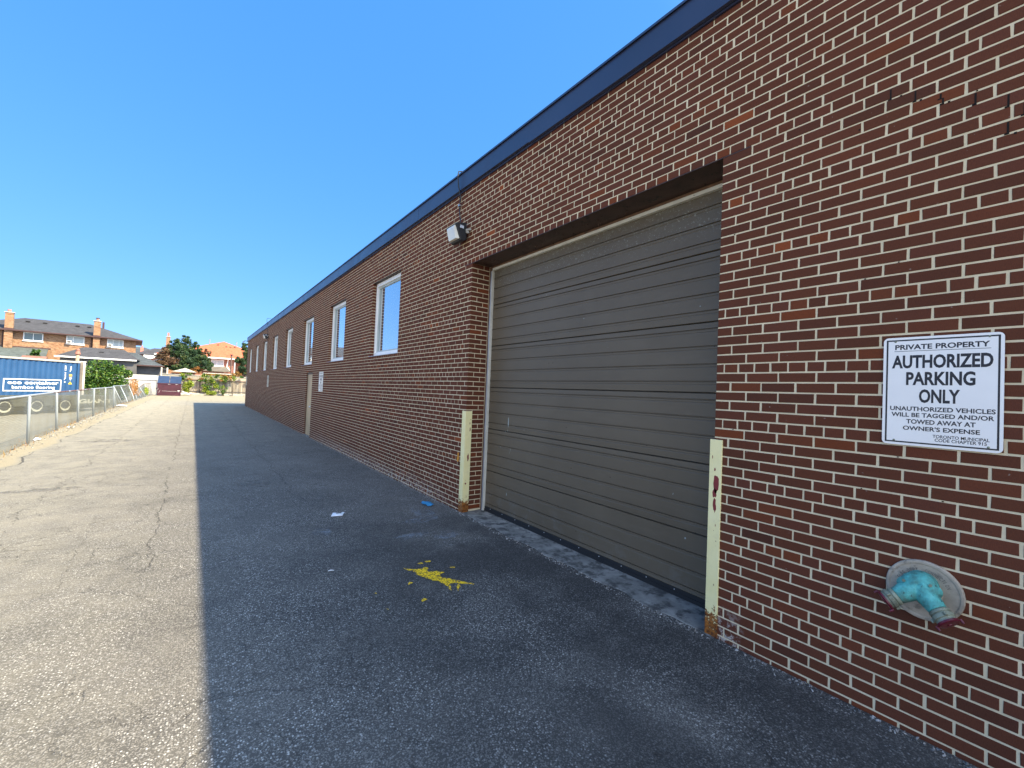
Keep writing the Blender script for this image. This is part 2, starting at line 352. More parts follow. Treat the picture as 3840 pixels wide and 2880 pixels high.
c = k.mix(k.step(k.noise(70, 3), .665, .685), c, (.02, .02, .02)); geo = k.n('ShaderNodeNewGeometry')
c = k.mix(k.step(k.noise(8, 4), .55, .7), c, (.10, .16, .13))
M_teal = k.fin(c, .6, .0, k.bump(k.noise(70, 5, .7), .004))
M_collar = paint('tarnished_brass', (.24, .26, .19), .5, .4, 18, metal=.3, bump=.001)
M_disc = paint('dull_zinc_plate', (.42, .36, .28), .6, .25, 14, metal=.0, bump=.0015, dirt=(.22, .19, .15), dscale=22, dthr=(.50, .66))
M_cap = paint('red_cap', (.13, .012, .025), .3, .2, 9)
M_orange = N('orange_blob').fin((.65, .27, .02), .6)
M_cable = N('black_cable').fin((.012, .012, .016), .45)
M_dark = N('dark_void').fin((.01, .01, .012), .9)
# ---- fence and yard
k = N('fence_galvanised'); X, Y, Z = k.sepc(); Y = k.math('ADD', Y, 12.0); c = k.ramp(k.noise(1.2, 4), [(.35, (.42, .45, .48)), (.7, (.55, .58, .60))])
rz_ = k.math('MULTIPLY', k.math('MULTIPLY', k.step(Y, 18.0, 18.6), k.math('SUBTRACT', 1, k.step(Y, 24.2, 25.0))), k.step(Z, 1.10, 1.12))
rz_ = k.math('MAXIMUM', rz_, k.step(Y, 40, 42)); rz_ = k.math('MULTIPLY', rz_, k.step(k.noise(3, 5, .7), .38, .5))
M_rail = k.fin(k.mix(rz_, c, (.20, .085, .05)), .42, .35)
M_post = paint('fence_post_grey', (.36, .40, .43), .5, .12, 3)
k = N('chain_link_wire'); c = k.ramp(k.noise(.7, 4), [(.4, (.30, .31, .28)), (.65, (.24, .23, .17))]); M_wire = k.fin(c, .5, .3)
k = N('container_blue'); c = k.ramp(k.noise(1.2, 5), [(.3, (.020, .068, .165)), (.7, (.030, .092, .21))]); c = k.mix(k.step(k.noise(9, 5, .7), .66, .74), c, (.10, .16, .22)); M_blue = k.fin(c, .42)
M_crail = paint('container_rail_faded', (.40, .38, .34), .6, .2, 3, dirt=(.18, .07, .03), dscale=5, dthr=(.60, .68))
M_cpost = paint('container_post_rusty', (.19, .155, .125), .7, .25, 3, dirt=(.14, .07, .04), dscale=6)
M_cblock = paint('pale_post', (.68, .62, .52), .6, .12, 3, dirt=(.3, .12, .05), dscale=7, dthr=(.66, .72))
M_logo = N('white_lettering').fin((.80, .80, .80), .5)
M_org = N('orange_placard').fin((.75, .42, .10), .5)
M_yel = N('yellow_placard').fin((.82, .58, .04), .5)
M_trailer = paint('trailer_olive', (.060, .062, .045), .7, .3, 4)
M_rim = paint('wheel_rim_cream', (.50, .49, .38), .5, .1, 5)
M_pipe = paint('rusty_pipe', (.34, .24, .16), .7, .3, 9, dirt=(.16, .06, .03), dscale=10)
def shingle(name, c, sc_=3.4):
    k = N(name); b = k.n('ShaderNodeTexBrick'); b.inputs['Scale'].default_value = sc_; b.inputs['Mortar Size'].default_value = .02; b.inputs['Brick Width'].default_value = 1.2; b.inputs['Row Height'].default_value = .5
    k.l(k.map((1, 1.3, 1.3), rot=(0, 0, 0)), b.inputs['Vector'])
    X, Y, Z = k.sepc(); cmb = k.n('ShaderNodeCombineXYZ'); k.l(X, cmb.inputs[0]); k.l(k.math('MULTIPLY', Z, 2.6), cmb.inputs[1]); k.l(cmb.outputs[0], b.inputs['Vector'])
    b.inputs['Color1'].default_value = (*[x*.7 for x in c], 1); b.inputs['Color2'].default_value = (*[min(1, x*1.35) for x in c], 1); b.inputs['Mortar'].default_value = (*[x*.45 for x in c], 1)
    cc = k.mix(k.step(k.noise(2.5, 4), .4, .7), b.outputs[0], tuple(c)); cc = k.mix(k.math('MULTIPLY', k.step(k.noise(60, 3, .8), .5, .7), .5), cc, tuple(min(1, x*1.7) for x in c))
    return k.fin(cc, .9, 0, k.bump(b.outputs[1], -.01, .5), .2)
M_sh_dark = shingle('grey_shingles', (.062, .060, .064)); M_sh_slate = shingle('slate_blue_shingles', (.070, .078, .082), 2.4)
M_sh_green = shingle('green_grey_shingles', (.085, .098, .092)); M_sh_brown = shingle('brown_shingles', (.15, .125, .095)); M_sh_red = shingle('orange_red_shingles', (.50, .125, .062), 6)
M_shedroof = paint('red_brown_sheet', (.22, .105, .075), .8, .15, 3)
def housebrick(name, c1_, c2_, mort):
    k = N(name); b = k.n('ShaderNodeTexBrick'); b.inputs['Scale'].default_value = 4.2; b.inputs['Mortar Size'].default_value = .035; b.inputs['Brick Width'].default_value = 1.0; b.inputs['Row Height'].default_value = .33
    X, Y, Z = k.sepc(); cmb = k.n('ShaderNodeCombineXYZ'); k.l(k.math('ADD', X, Y), cmb.inputs[0]); k.l(Z, cmb.inputs[1]); k.l(cmb.outputs[0], b.inputs['Vector'])
    b.inputs['Color1'].default_value = (*c1_, 1); b.inputs['Color2'].default_value = (*c2_, 1); b.inputs['Mortar'].default_value = (*mort, 1)
    c = k.mix(k.step(k.noise(.9, 5), .35, .7), b.outputs[0], k.mix(1, b.outputs[0], (.9, .8, .75), 'MULTIPLY'))
    dk = k.step(k.noise(1, 3, .6, vec=k.map((2.6, 2.6, 9))), .50, .62); c = k.mix(k.math('MULTIPLY', dk, .62), c, tuple(x*.38 for x in c2_))
    return k.fin(c, .85, 0, k.bump(b.outputs[1], -.01, .6), .2)
M_buff = housebrick('buff_brick', (.42, .235, .125), (.30, .155, .080), (.42, .32, .23)); M_pinkbrick = housebrick('pink_brick', (.48, .21, .14), (.38, .15, .10), (.42, .30, .26))
M_soffit = paint('brown_eaves', (.075, .035, .030), .5, .2, 3)
M_garwall = paint('grey_stucco', (.105, .10, .098), .9, .2, 1.5, bump=.004)
M_flue = paint('clay_pot', (.50, .20, .14), .8, .15, 5)
M_hglass = N('house_glass').fin((.07, .12, .13), .08, 0, None, .8)
M_curtain = paint('pale_curtain', (.45, .50, .50), .7, .12, 3)
M_stone = paint('pale_cap_stone', (.5, .47, .42), .8, .15, 4)
M_fcorr = paint('pale_sheet_fence', (.47, .45, .43), .6, .12, 2, dirt=(.30, .27, .24), dscale=4, dthr=(.55, .8))
M_fwood = None
k = N('weathered_fence_boards'); t = k.attr('tone'); c = k.ramp(t, [(0, (.20, .17, .125)), (.5, (.30, .27, .21)), (1, (.42, .38, .30))]); g = k.noise(1, 4, .7, vec=k.map((20, 20, 2)))
M_fwood = k.fin(k.mix(k.step(g, .4, .7), c, k.mix(1, c, (.72, .70, .68), 'MULTIPLY')), .9, 0, k.bump(g, .004))
M_fwood_dk = paint('dark_rail_wood', (.12, .10, .085), .9, .3, 4)
M_maroon = paint('dumpster_maroon', (.055, .010, .020), .55, .3, 2.5, dirt=(.15, .06, .07), dscale=3.2, dthr=(.60, .80))
M_navy = paint('dumpster_lid_navy', (.022, .040, .085), .5, .2, 3)
M_scuff = N('white_scuffs').fin((.75, .72, .70), .6)
def leafm(name, stops, rough=.5):
    k = N(name); c = k.ramp(k.attr('tone'), stops); k.fin(c, rough, 0, None, .4)
    tr = k.n('ShaderNodeBsdfTranslucent'); k.put(tr.inputs[0], c); mx = k.n('ShaderNodeMixShader'); mx.inputs[0].default_value = .3
    k.l(k.b.outputs[0], mx.inputs[1]); k.l(tr.outputs[0], mx.inputs[2]); k.l(mx.outputs[0], k.out.inputs[0]); return k.m
M_lf_vine = leafm('vine_leaf', [(0, (.016, .050, .010)), (.4, (.042, .11, .016)), (.75, (.10, .20, .025)), (1, (.22, .28, .04))])
M_lf_tree = leafm('tree_leaf', [(0, (.022, .055, .028)), (.5, (.050, .100, .042)), (.8, (.10, .155, .05)), (1, (.28, .22, .06))])
M_lf_red = leafm('rusty_leaf', [(0, (.06, .045, .025)), (.5, (.16, .095, .05)), (.8, (.26, .15, .08)), (1, (.10, .13, .04))])
M_lf_yel = leafm('yellow_green_leaf', [(0, (.10, .16, .02)), (.5, (.24, .32, .03)), (1, (.42, .42, .04))])
M_lf_org = leafm('autumn_leaf', [(0, (.22, .13, .04)), (.5, (.42, .20, .07)), (1, (.45, .32, .08))])
M_bark = paint('bark', (.10, .075, .055), .9, .3, 8)
M_brownstem = paint('dead_weed', (.24, .14, .07), .9, .3, 8)
M_rock = paint('pale_rubble', (.55, .52, .46), .9, .15, 5, bump=.01)
M_paper = N('white_paper').fin((.72, .74, .78), .7)
M_cloth = N('blue_cloth').fin((.03, .22, .42), .8)
k = N('yellow_line_paint'); tr = k.n('ShaderNodeBsdfTransparent'); mx = k.n('ShaderNodeMixShader'); k.fin(k.ramp(k.noise(60, 4), [(.3, (.78, .45, .008)), (.6, (.98, .62, .012))]), .7)
k.l(k.step(k.noise(60, 6, .8), .470, .482), mx.inputs[0]); k.l(tr.outputs[0], mx.inputs[1]); k.l(k.b.outputs[0], mx.inputs[2]); k.l(mx.outputs[0], k.out.inputs[0]); M_yline = k.m
k = N('chalky_stain'); tr = k.n('ShaderNodeBsdfTransparent'); mx = k.n('ShaderNodeMixShader'); k.fin((.26, .28, .31), .9)
at = k.math('SUBTRACT', 1, k.attr('tone')); 
k.l(k.math('MULTIPLY', k.step(k.noise(7, 6, .75), .42, .66), .55), mx.inputs[0]); k.l(tr.outputs[0], mx.inputs[1]); k.l(k.b.outputs[0], mx.inputs[2]); k.l(mx.outputs[0], k.out.inputs[0]); M_stain = k.m
k = N('dark_worn_asphalt'); tr = k.n('ShaderNodeBsdfTransparent'); mx = k.n('ShaderNodeMixShader'); k.fin(k.ramp(k.noise(60, 4, .7), [(.35, (.12, .112, .10)), (.65, (.19, .175, .155))]), .9)
k.l(k.math('MULTIPLY', k.step(k.noise(5, 6, .7), .40, .66), .6), mx.inputs[0]); k.l(tr.outputs[0], mx.inputs[1]); k.l(k.b.outputs[0], mx.inputs[2]); k.l(mx.outputs[0], k.out.inputs[0]); M_dpatch = k.m
M_scruff = paint('small_stones', (.30, .29, .28), .9, .5, 40)

# ================================================================ the setting
mb = MB()
xs = [-700, -200, -60, -30, -15, -9, -6.5, -5.2, -4.4, -3.9, -3.6, -3.35, -3.0, -1, 4, 30, 100, 700]
ys = [-500, -60, -20, 0, 5, 10, 20, 30, 40, 50, 54, 56, 57.5, 60, 80, 120, 300, 900]
def gz(x, y):
    a = min(1, max(0, (-3.4-x)/1.4)); b = min(1, max(0, (56.5-y)/2.5)); return -.03-.40*a*b
for i in range(len(xs)-1):
    for j in range(len(ys)-1):
        mb.face([(x, y, gz(x, y)) for x, y in ((xs[i], ys[j]), (xs[i+1], ys[j]), (xs[i+1], ys[j+1]), (xs[i], ys[j+1]))])
tag(mb.build('ground', M_ground), kind='structure')
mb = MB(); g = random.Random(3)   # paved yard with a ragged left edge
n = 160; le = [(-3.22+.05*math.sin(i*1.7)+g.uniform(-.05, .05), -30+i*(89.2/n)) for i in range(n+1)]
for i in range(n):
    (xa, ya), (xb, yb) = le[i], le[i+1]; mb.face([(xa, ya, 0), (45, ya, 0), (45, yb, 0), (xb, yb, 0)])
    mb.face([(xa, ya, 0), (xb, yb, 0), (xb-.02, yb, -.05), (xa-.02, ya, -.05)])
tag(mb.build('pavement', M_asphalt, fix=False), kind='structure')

# ================================================================ the brick building
Y0, Y1, ZF = -8.0, 36.2, 4.66
WIN = [(7.80+3.65*i, 9.36+3.65*i, 2.3735, 3.9815) for i in range(8)]
GD = (1.615, 5.175, 0.0, 3.5125); MD = (14.90, 15.80, 0.0, 2.1055)
OPEN = [GD, MD]+WIN
bld = thing('brick_building', 'long single-storey dark red brick industrial building in shade', 'building', (D, 14, 0))
inv = Matrix.Translation((-D, -14, 0))
bw = MB(); g = random.Random(11)
def brick_tone(header):
    t = g.gauss(.5, .14)
    if header: t = g.gauss(.62, .13)
    if g.random() < .010: t = g.uniform(.80, .92)
    if g.random() < .0012: t = 1.0
    return max(0, min(1, t))
def brick(o, u, nrm, a, b, z0, z1, t, dep=.0075):
    """face of one brick; o on the wall plane, u horizontal direction, nrm outward"""
    j = lambda: g.uniform(-.0011, .0011)
    pr = g.uniform(-.0006, .0010)
    P = lambda s_, z, k_: o+u*s_+Vector((0, 0, z))+nrm*k_
    q = [(a+j(), z0+j()), (b+j(), z0+j()), (b+j(), z1+j()), (a+j(), z1+j())]
    e = .0022; cx = (a+b)/2; cz = (z0+z1)/2
    fr = [P(s_-math.copysign(e, s_-cx), z-math.copysign(e, z-cz), pr) for s_, z in q]
    md = [P(s_, z, pr-.0018) for s_, z in q]; bk = [P(s_, z, -dep) for s_, z in q]
    fs = [(0, 1, 2, 3)]+[(4+i, 4+(i+1) % 4, (i+1) % 4, i) for i in range(4)]+[(8+i, 8+(i+1) % 4, 4+(i+1) % 4, 4+i) for i in range(4)]
    bw.idx(fr+md+bk, fs, 0, t)
ho, uo, no = Vector((D, 0, 0)), Vector((0, 1, 0)), Vector((-1, 0, 0))
LNE = 24.0
for jrow in range(-53, 17):
    zc = 3.546+.067*jrow; z0 = zc-.0282; z1 = zc+.0282
    if z1 > ZF+.03: break
    hd = jrow % 6 == 0
    pitch = .104 if hd else .208
    ph = 1.615-.052 if hd else (1.615 if jrow % 2 else 1.615+.104)
    spans = [(Y0, Y1)]
    for (a, b, c0, c1_) in OPEN:
        if zc > (c0 if c0 > 0 else -9) and zc < c1_:
            ns = []
            for s0, s1 in spans:
                if b <= s0 or a >= s1: ns.append((s0, s1)); continue
                if a > s0: ns.append((s0, a))
                if b < s1: ns.append((b, s1))
            spans = ns
    for s0, s1 in spans:
        k0 = math.floor((s0-ph)/pitch)
        cuts = [s0]
        y = ph+k0*pitch
        while y < s1-.045:
            if y > s0+.045: cuts.append(y+(g.uniform(-.004, .004) if y < 12 else 0))
            y += pitch
        cuts.append(s1)
        for a, b in zip(cuts, cuts[1:]):
            brick(ho, uo, no, a+(0 if a == s0 else .0048+(abs(g.gauss(0, .0022)) if y < 99 and a < 14 else 0)), b-(0 if b == s1 else .0052), z0, z1, brick_tone(hd))
    # reveals of the openings
    for (a, b, c0, c1_) in OPEN:
        if c0 < zc < c1_:
            dep = .30 if (a, b) == GD[:2] else .10
            for yy_, nn in ((b, Vector((0, -1, 0))), (a, Vector((0, 1, 0)))):
                o_ = Vector((D, yy_, 0)); u_ = Vector((1, 0, 0))
                cuts = [.003, dep] if dep < .2 else ([.003, .20, dep] if jrow % 2 else [.003, .10, dep])
                for p_, q_ in zip(cuts, cuts[1:]): brick(o_, u_, nn, p_+(.0048 if p_ > .01 else 0), q_-.0048, z0, z1, brick_tone(False), .006)
# mortar planes
yb = sorted({Y0, Y1, *[o_[0] for o_ in OPEN], *[o_[1] for o_ in OPEN]}); zb = sorted({-.1, ZF+.02, *[o_[2] for o_ in OPEN if o_[2] > 0], *[o_[3] for o_ in OPEN], 0.0})
for a, b in zip(yb, yb[1:]):
    for c0, c1_ in zip(zb, zb[1:]):
        if any(o_[0] <= a and b <= o_[1] and o_[2] <= c0+1e-6 and c1_ <= o_[3]+1e-6 for o_ in OPEN): continue
        bw.face([(D+.0032, a, c0), (D+.0032, b, c0), (D+.0032, b, c1_), (D+.0032, a, c1_)], 1)
for (a, b, c0, c1_) in OPEN:
    dep = .34 if (a, b) == GD[:2] else .2
    bw.face([(D+.0032, b+.0032, c0), (D+dep, b+.0032, c0), (D+dep, b+.0032, c1_), (D+.0032, b+.0032, c1_)], 1)
    bw.face([(D+.0032, a-.0032, c0), (D+dep, a-.0032, c0), (D+dep, a-.0032, c1_), (D+.0032, a-.0032, c1_)], 1)
    if c0 > 0: bw.face([(D+.0032, a, c0), (D+.0032, b, c0), (D+dep, b, c0), (D+dep, a, c0)], 1)
bw.face([(D, Y1, -.1), (20, Y1, -.1), (20, Y1, ZF), (D, Y1, ZF)], 0); bw.face([(D, Y0, -.1), (20, Y0, -.1), (20, Y0, ZF), (D, Y0, ZF)], 0); bw.face([(20, Y0, -.1), (20, Y1, -.1), (20, Y1, ZF), (20, Y0, ZF)], 0)
# stepped crack where the joints have opened near the top of the wall
for y_, z_, h_ in [(.661, 3.472, .056), (.557, 3.407, .055), (.458, 3.352, .026), (.449, 3.324, .03), (.332, 3.272, .055), (.223, 3.206, .058), (.172, 3.14, .056), (.223, 3.072, .056)]:
    bw.box(D-.0015, D+.003, y_-.0035, y_+.0035, z_-h_/2, z_+h_/2, 2)
    bw.box(D-.0012, D+.003, y_-.004, y_+.012, z_-h_/2-.004, z_-h_/2+.003, 2)
for y_, z_ in ((.617, 3.440), (.536, 3.373), (.427, 3.306), (.20, 3.035), (.80, 3.335)): bw.box(D-.0012, D+.003, y_-.005, y_+.004, z_-.005, z_+.005, 2)
for i in range(46):   # open pin-holes in the mortar
    y_ = g.uniform(.1, 7); z_ = 3.546+.067*g.randrange(-50, 14)+.0335; bw.box(D-.0005, D+.003, y_-.004, y_+.003, z_-.003, z_+.002, 2)
bw.build('wall', [M_brick, M_mortar, M_gap], bld, fix=True, M=inv)
# fascia
mb = MB(); y = Y0; g = random.Random(5); i = 0
seams = [-8, -5, -2.2, .85, 3.9, 7.0, 10.05, 13.1, 16.1, 19.2, 22.2, 25.3, 28.3, 31.4, 36.32]
for a, b in zip(seams, seams[1:]):
    dz = g.uniform(-.006, .006); dx = g.uniform(-.002, .002)
    mb.prism([(D-.055+dx, 4.650+dz), (D-.035+dx, 4.646+dz), (D+.05, 4.66+dz), (D+.05, 4.91+dz), (D-.048+dx, 4.905+dz)], 'y', a, b+.02 if b < 36 else b)
mb.prism([(D-.058, 4.902), (D+.5, 4.925), (D+.5, 4.935), (D-.062, 4.914), (D-.066, 4.888), (D-.060, 4.888)], 'y', Y0, 36.33)
mb.box(D, 20, 36.22, 36.34, 4.65, 4.93)
mb.box(D-.02, D+.002, Y0, 36.2, 4.628, 4.652)
mb.build('roof_fascia', M_fascia, bld, M=inv)
mb = MB(); mb.box(D+.04, 20, Y0, 36.2, 4.72, 4.86); mb.build('roof', M_roof, bld, M=inv)
mb = MB(); mb.box(D-.0015, D+.0045, GD[0]-.2, GD[1]+.2, 3.5080, 3.5150); mb.box(D+.004, D+.30, GD[0], GD[1], 3.5085, 3.5145)
mb.build('lintel', M_lintel, bld, M=inv)
g = random.Random(2); mb = MB()
for i in range(60):   # peeling paint flakes under the lintel
    y_ = g.choice([g.gauss(4.0, .5), g.gauss(3.1, .25), g.gauss(4.9, .1)]); x_ = D+g.uniform(.08, .29); s_ = g.uniform(.006, .02)
    if 1.7 < y_ < 5.1: mb.face([(x_, y_, 3.508), (x_+s_, y_+s_*.4, 3.508-g.uniform(.002, .012)), (x_+s_*.6, y_+s_*1.5, 3.508-g.uniform(.0, .02)), (x_-s_*.3, y_+s_, 3.508)])
mb.build('paint_flake', M_lintel, bld, M=inv, fix=False, split=True)
# windows
def make_window(i, a, b, c0, c1_):
    f = MB(); x0, x1 = D+.075, D+.155; e = .002
    a0, b0, z0, z1 = a+.004, b-.004, c0+.006, c1_-.012; t = .075
    for (p, q, r_, s_) in ((a0, a0+t, z0, z1), (b0-t, b0, z0, z1), (a0+t, b0-t, z0, z0+t), (a0+t, b0-t, z1-t, z1)): f.box(x0, x1, p, q, r_, s_)
    fo = f.build('window', M_white, bld, M=inv, bevel=.004)
    s2_ = MB(); t2 = t+.035
    for (p, q, r_, s_) in ((a0+t, a0+t2, z0+t, z1-t), (b0-t2, b0-t, z0+t, z1-t), (a0+t2, b0-t2, z0+t, z0+t2), (a0+t2, b0-t2, z1-t2, z1-t)): s2_.box(x0+.035, x1-.004, p, q, r_, s_)
    s2_.build('frame', M_sash, fo, M=inv)
    p_ = MB(); p_.box(x0+.058, x0+.062, a0+t2, b0-t2, z0+t2, z1-t2); p_.build('pane', M_glass, fo, M=inv)
    s3 = MB(); s3.prism([(D-.022, c0-.012), (D-.022, c0-.002), (D+.10, c0+.010), (D+.10, c0-.002)], 'y', a-.02, b+.03); s3.build('sill', M_sill, fo, M=inv)
    h = MB(); h.box(D+.002, D+.16, a-.05, b+.05, c1_-.005, c1_-.001); h.build('lintel', M_lintel, fo, M=inv)
for i, (a, b, c0, c1_) in enumerate(WIN): make_window(i, a, b, c0, c1_)
# sectional loading door
ya, yb_ = GD[0], GD[1]
gd = MB(); gd.box(D+.362, D+.37, ya+.01, yb_-.03, .05, 3.5)
gdo = gd.build('loading_door', M_black, bld, M=inv)
tops = [3.500, 2.951, 2.358, 1.765, 1.175, .583, .045]
for zt, zb_ in zip(tops, tops[1:]):
    hgt_ = zt-zb_; prof = [(D+.350, zt-.004), (D+.338, zt-.009)]
    offs = [.06, .205, .355, .5] if hgt_ > .56 else [.0+.165, .315, .465]
    for o_ in offs:
        if o_ > hgt_-.03: continue
        z_ = zt-o_; prof += [(D+.336, z_+.007), (D+.350, z_+.005), (D+.350, z_-.003), (D+.336, z_-.006), (D+.336, z_-.020), (D+.3385, z_-.024), (D+.336, z_-.032)]
    prof += [(D+.338, zb_+.006), (D+.350, zb_+.002), (D+.361, zb_+.002), (D+.361, zt-.004)]
    s_ = MB(); s_.prism(prof, 'y', ya+.015, yb_-.035); s_.build('door_section', M_door, gdo, M=inv)
s_ = MB(); s_.box(D+.320, D+.361, ya+.012, yb_-.036, .0, .043); s_.box(D+.328, D+.336, ya+.012, yb_-.036, .043, .075); s_.build('bottom_seal', M_black, gdo, M=inv)
s_ = MB()
for i in range(12): s_.sphere((D+.326, ya+.2+i*.285, .060), .0055, 8, 6)
s_.build('rivet', M_screw, gdo, M=inv, smooth=True, split=True)
s_ = MB(); g = random.Random(8)   # scrapes on the door skin
for y_, z_, w_, h_ in ((4.62, 1.30, .022, .16), (4.63, 1.19, .008, .04), (4.68, 1.17, .006, .04), (4.55, .94, .006, .05), (4.57, .90, .005, .03), (4.78, .95, .005, .03), (4.60, .34, .012, .05), (2.02, .52, .018, .018), (3.3, 2.55, .012, .01), (1.95, 2.5, .012, .01)):
    s_.face([(D+.3355, y_, z_-h_/2), (D+.3355, y_+w_*.5, z_-h_*.1), (D+.3355, y_+w_*.3, z_+h_*.3), (D+.3355, y_-w_*.1, z_+h_/2), (D+.3355, y_-w_*.5, z_)])
s_.build('scrape', paint('pale_scrape', (.36, .40, .38), .7, .2, 60), gdo, M=inv, fix=False, split=True)
s_ = MB(); s_.box(D+.302, D+.334, yb_-.035, yb_+.0, .0, 3.478); s_.box(D+.302, D+.334, ya, ya+.012, .0, 3.478); s_.build('wood_jamb', M_wood, gdo, M=inv, split=True)
s_ = MB(); s_.box(D+.296, D+.330, yb_-.060, yb_-.0352, .0, 3.44); s_.box(D+.288, D+.3015, yb_-.052, yb_-.046, 0, 3.44)
for z_ in (.3, .8, 1.35, 1.9, 2.4, 3.0, 3.35): s_.sphere((D+.296, yb_-.041, z_), .004, 6, 5)
s_.build('jamb_track', M_galv, gdo, M=inv)
s_ = MB(); s_.box(D+.300, D+.334, yb_-.076, yb_-.0605, .0, 3.455); s_.box(D+.296, D+.332, ya+.012, yb_-.0765, 3.447, 3.478); s_.box(D+.300, D+.330, ya+.0125, ya+.03, .0, 3.445); s_.build('weather_seal', M_white_old, gdo, M=inv)
s_ = MB(); s_.box(D+.302, D+.36, ya+.001, yb_-.001, 3.479, 3.507); s_.build('head_board', M_wood, gdo, M=inv)
s_ = MB()
for i in range(5): s_.sphere((D+.2955, ya+.4+i*.66, 3.462), .004, 6, 5)
s_.build('screw', M_black, gdo, M=inv, split=True)
# threshold slab with a broken front edge
mb = MB(); g = random.Random(4); n = 70; zt = .006
pts = [(D-.012+.018*math.sin(i*.5)+g.uniform(-.016, .012), ya-.03+(yb_-ya+.06)*i/n) for i in range(n+1)]
for (x0_, y0_), (x1_, y1_) in zip(pts, pts[1:]):
    mb.face([(x0_, y0_, zt), (D+.36, y0_, zt+.004), (D+.36, y1_, zt+.004), (x1_, y1_, zt)]); mb.face([(x0_, y0_, zt), (x1_, y1_, zt), (x1_-.012, y1_, -.02), (x0_-.012, y0_, -.02)])
mb.build('threshold', M_conc, bld, M=inv, fix=False)
# steel side door
mb = MB(); a, b = MD[0], MD[1]
for (p, q, r_, s_) in ((a+.004, a+.045, .02, 2.09), (b-.045, b-.004, .02, 2.09), (a+.045, b-.045, 2.045, 2.09)): mb.box(D+.03, D+.10, p, q, r_, s_)
mdo = mb.build('side_door', paint('brown_door_frame', (.10, .06, .04), .6, .2, 4), bld, M=inv)
mb = MB(); mb.box(D+.045, D+.085, a+.047, b-.047, .03, 2.042); mb.build('door_leaf', M_mandoor, mdo, M=inv)
mb = MB(); mb.sphere((D-.01, a+.115, .98), .032, 14, 10); mb.tube([(D+.044, a+.115, .98), (D-.01, a+.115, .98)], .014, 10); mb.build('handle', M_screw, mdo, M=inv, smooth=True)
mb = MB(); mb.box(D-.02, D+.2, a, b, -.05, .028); mb.build('step', M_conc, mdo, M=inv)

# ================================================================ things fixed to the wall
def guard(label, y0_, y1_, inner, blots):
    t = thing('corner_guard', label, 'corner guard', (D, inner, 0), group='painted steel corner guards beside the loading door')
    T = Matrix.Translation((-D, -inner, 0)); m = MB(); th = .008
    m.box(D-.010, D-.002, y0_, y1_, 0, 1.418)
    s_ = 1 if inner > (y0_+y1_)/2-.02 and False else 0
    m.box(D-.002, D+.095, y0_, y0_+th, 0, 1.418)
    m.build('steel_angle', M_guard, t, M=T, bevel=.0025)
    m = MB()
    for (yy_, zz_, w_, h_, sd) in blots:
        gg = random.Random(sd); pts = []
        for i in range(14):
            an = i/14*2*math.pi; q = gg.uniform(.65, 1.15); pts.append((yy_+w_/2*q*math.cos(an), zz_+h_/2*q*math.sin(an)))
        m.face([(D-.0106, p[0], p[1]) for p in pts])
    if blots: m.build('paint_chip', M_redprime, t, M=T, fix=False, split=True)
    return t
gl_ = guard('smaller-looking yellow steel corner guard beside the orange blob, at the far door jamb', 5.160, 5.262, 5.17, [])
gr_ = guard('yellow steel corner guard with big red chips and rusty foot, at the near door jamb', 1.553, 1.643, 1.60, [(1.592, 1.098, .045, .17, 4), (1.598, 1.03, .036, .08, 9), (1.596, .94, .026, .10, 5), (1.6, 1.2, .014, .03, 7), (1.585, .80, .006, .02, 3), (1.62, 1.29, .006, .03, 6)])
m = MB(); gg = random.Random(3)
for (xx_, zz_, w_, h_, sd) in [(D+.07, 1.16, .014, .07, 2), (D+.055, .77, .030, .11, 3), (D+.03, .405, .034, .03, 8), (D+.075, 1.3, .01, .02, 4)]:
    gq = random.Random(sd); m.face([(xx_+w_/2*gq.uniform(.6, 1.2)*math.cos(i/12*6.283), 5.1592, zz_+h_/2*gq.uniform(.6, 1.2)*math.sin(i/12*6.283)) for i in range(12)])
m.build('paint_chip', M_redprime, gl_, M=Matrix.Translation((-D, -5.17, 0)), fix=False, split=True)

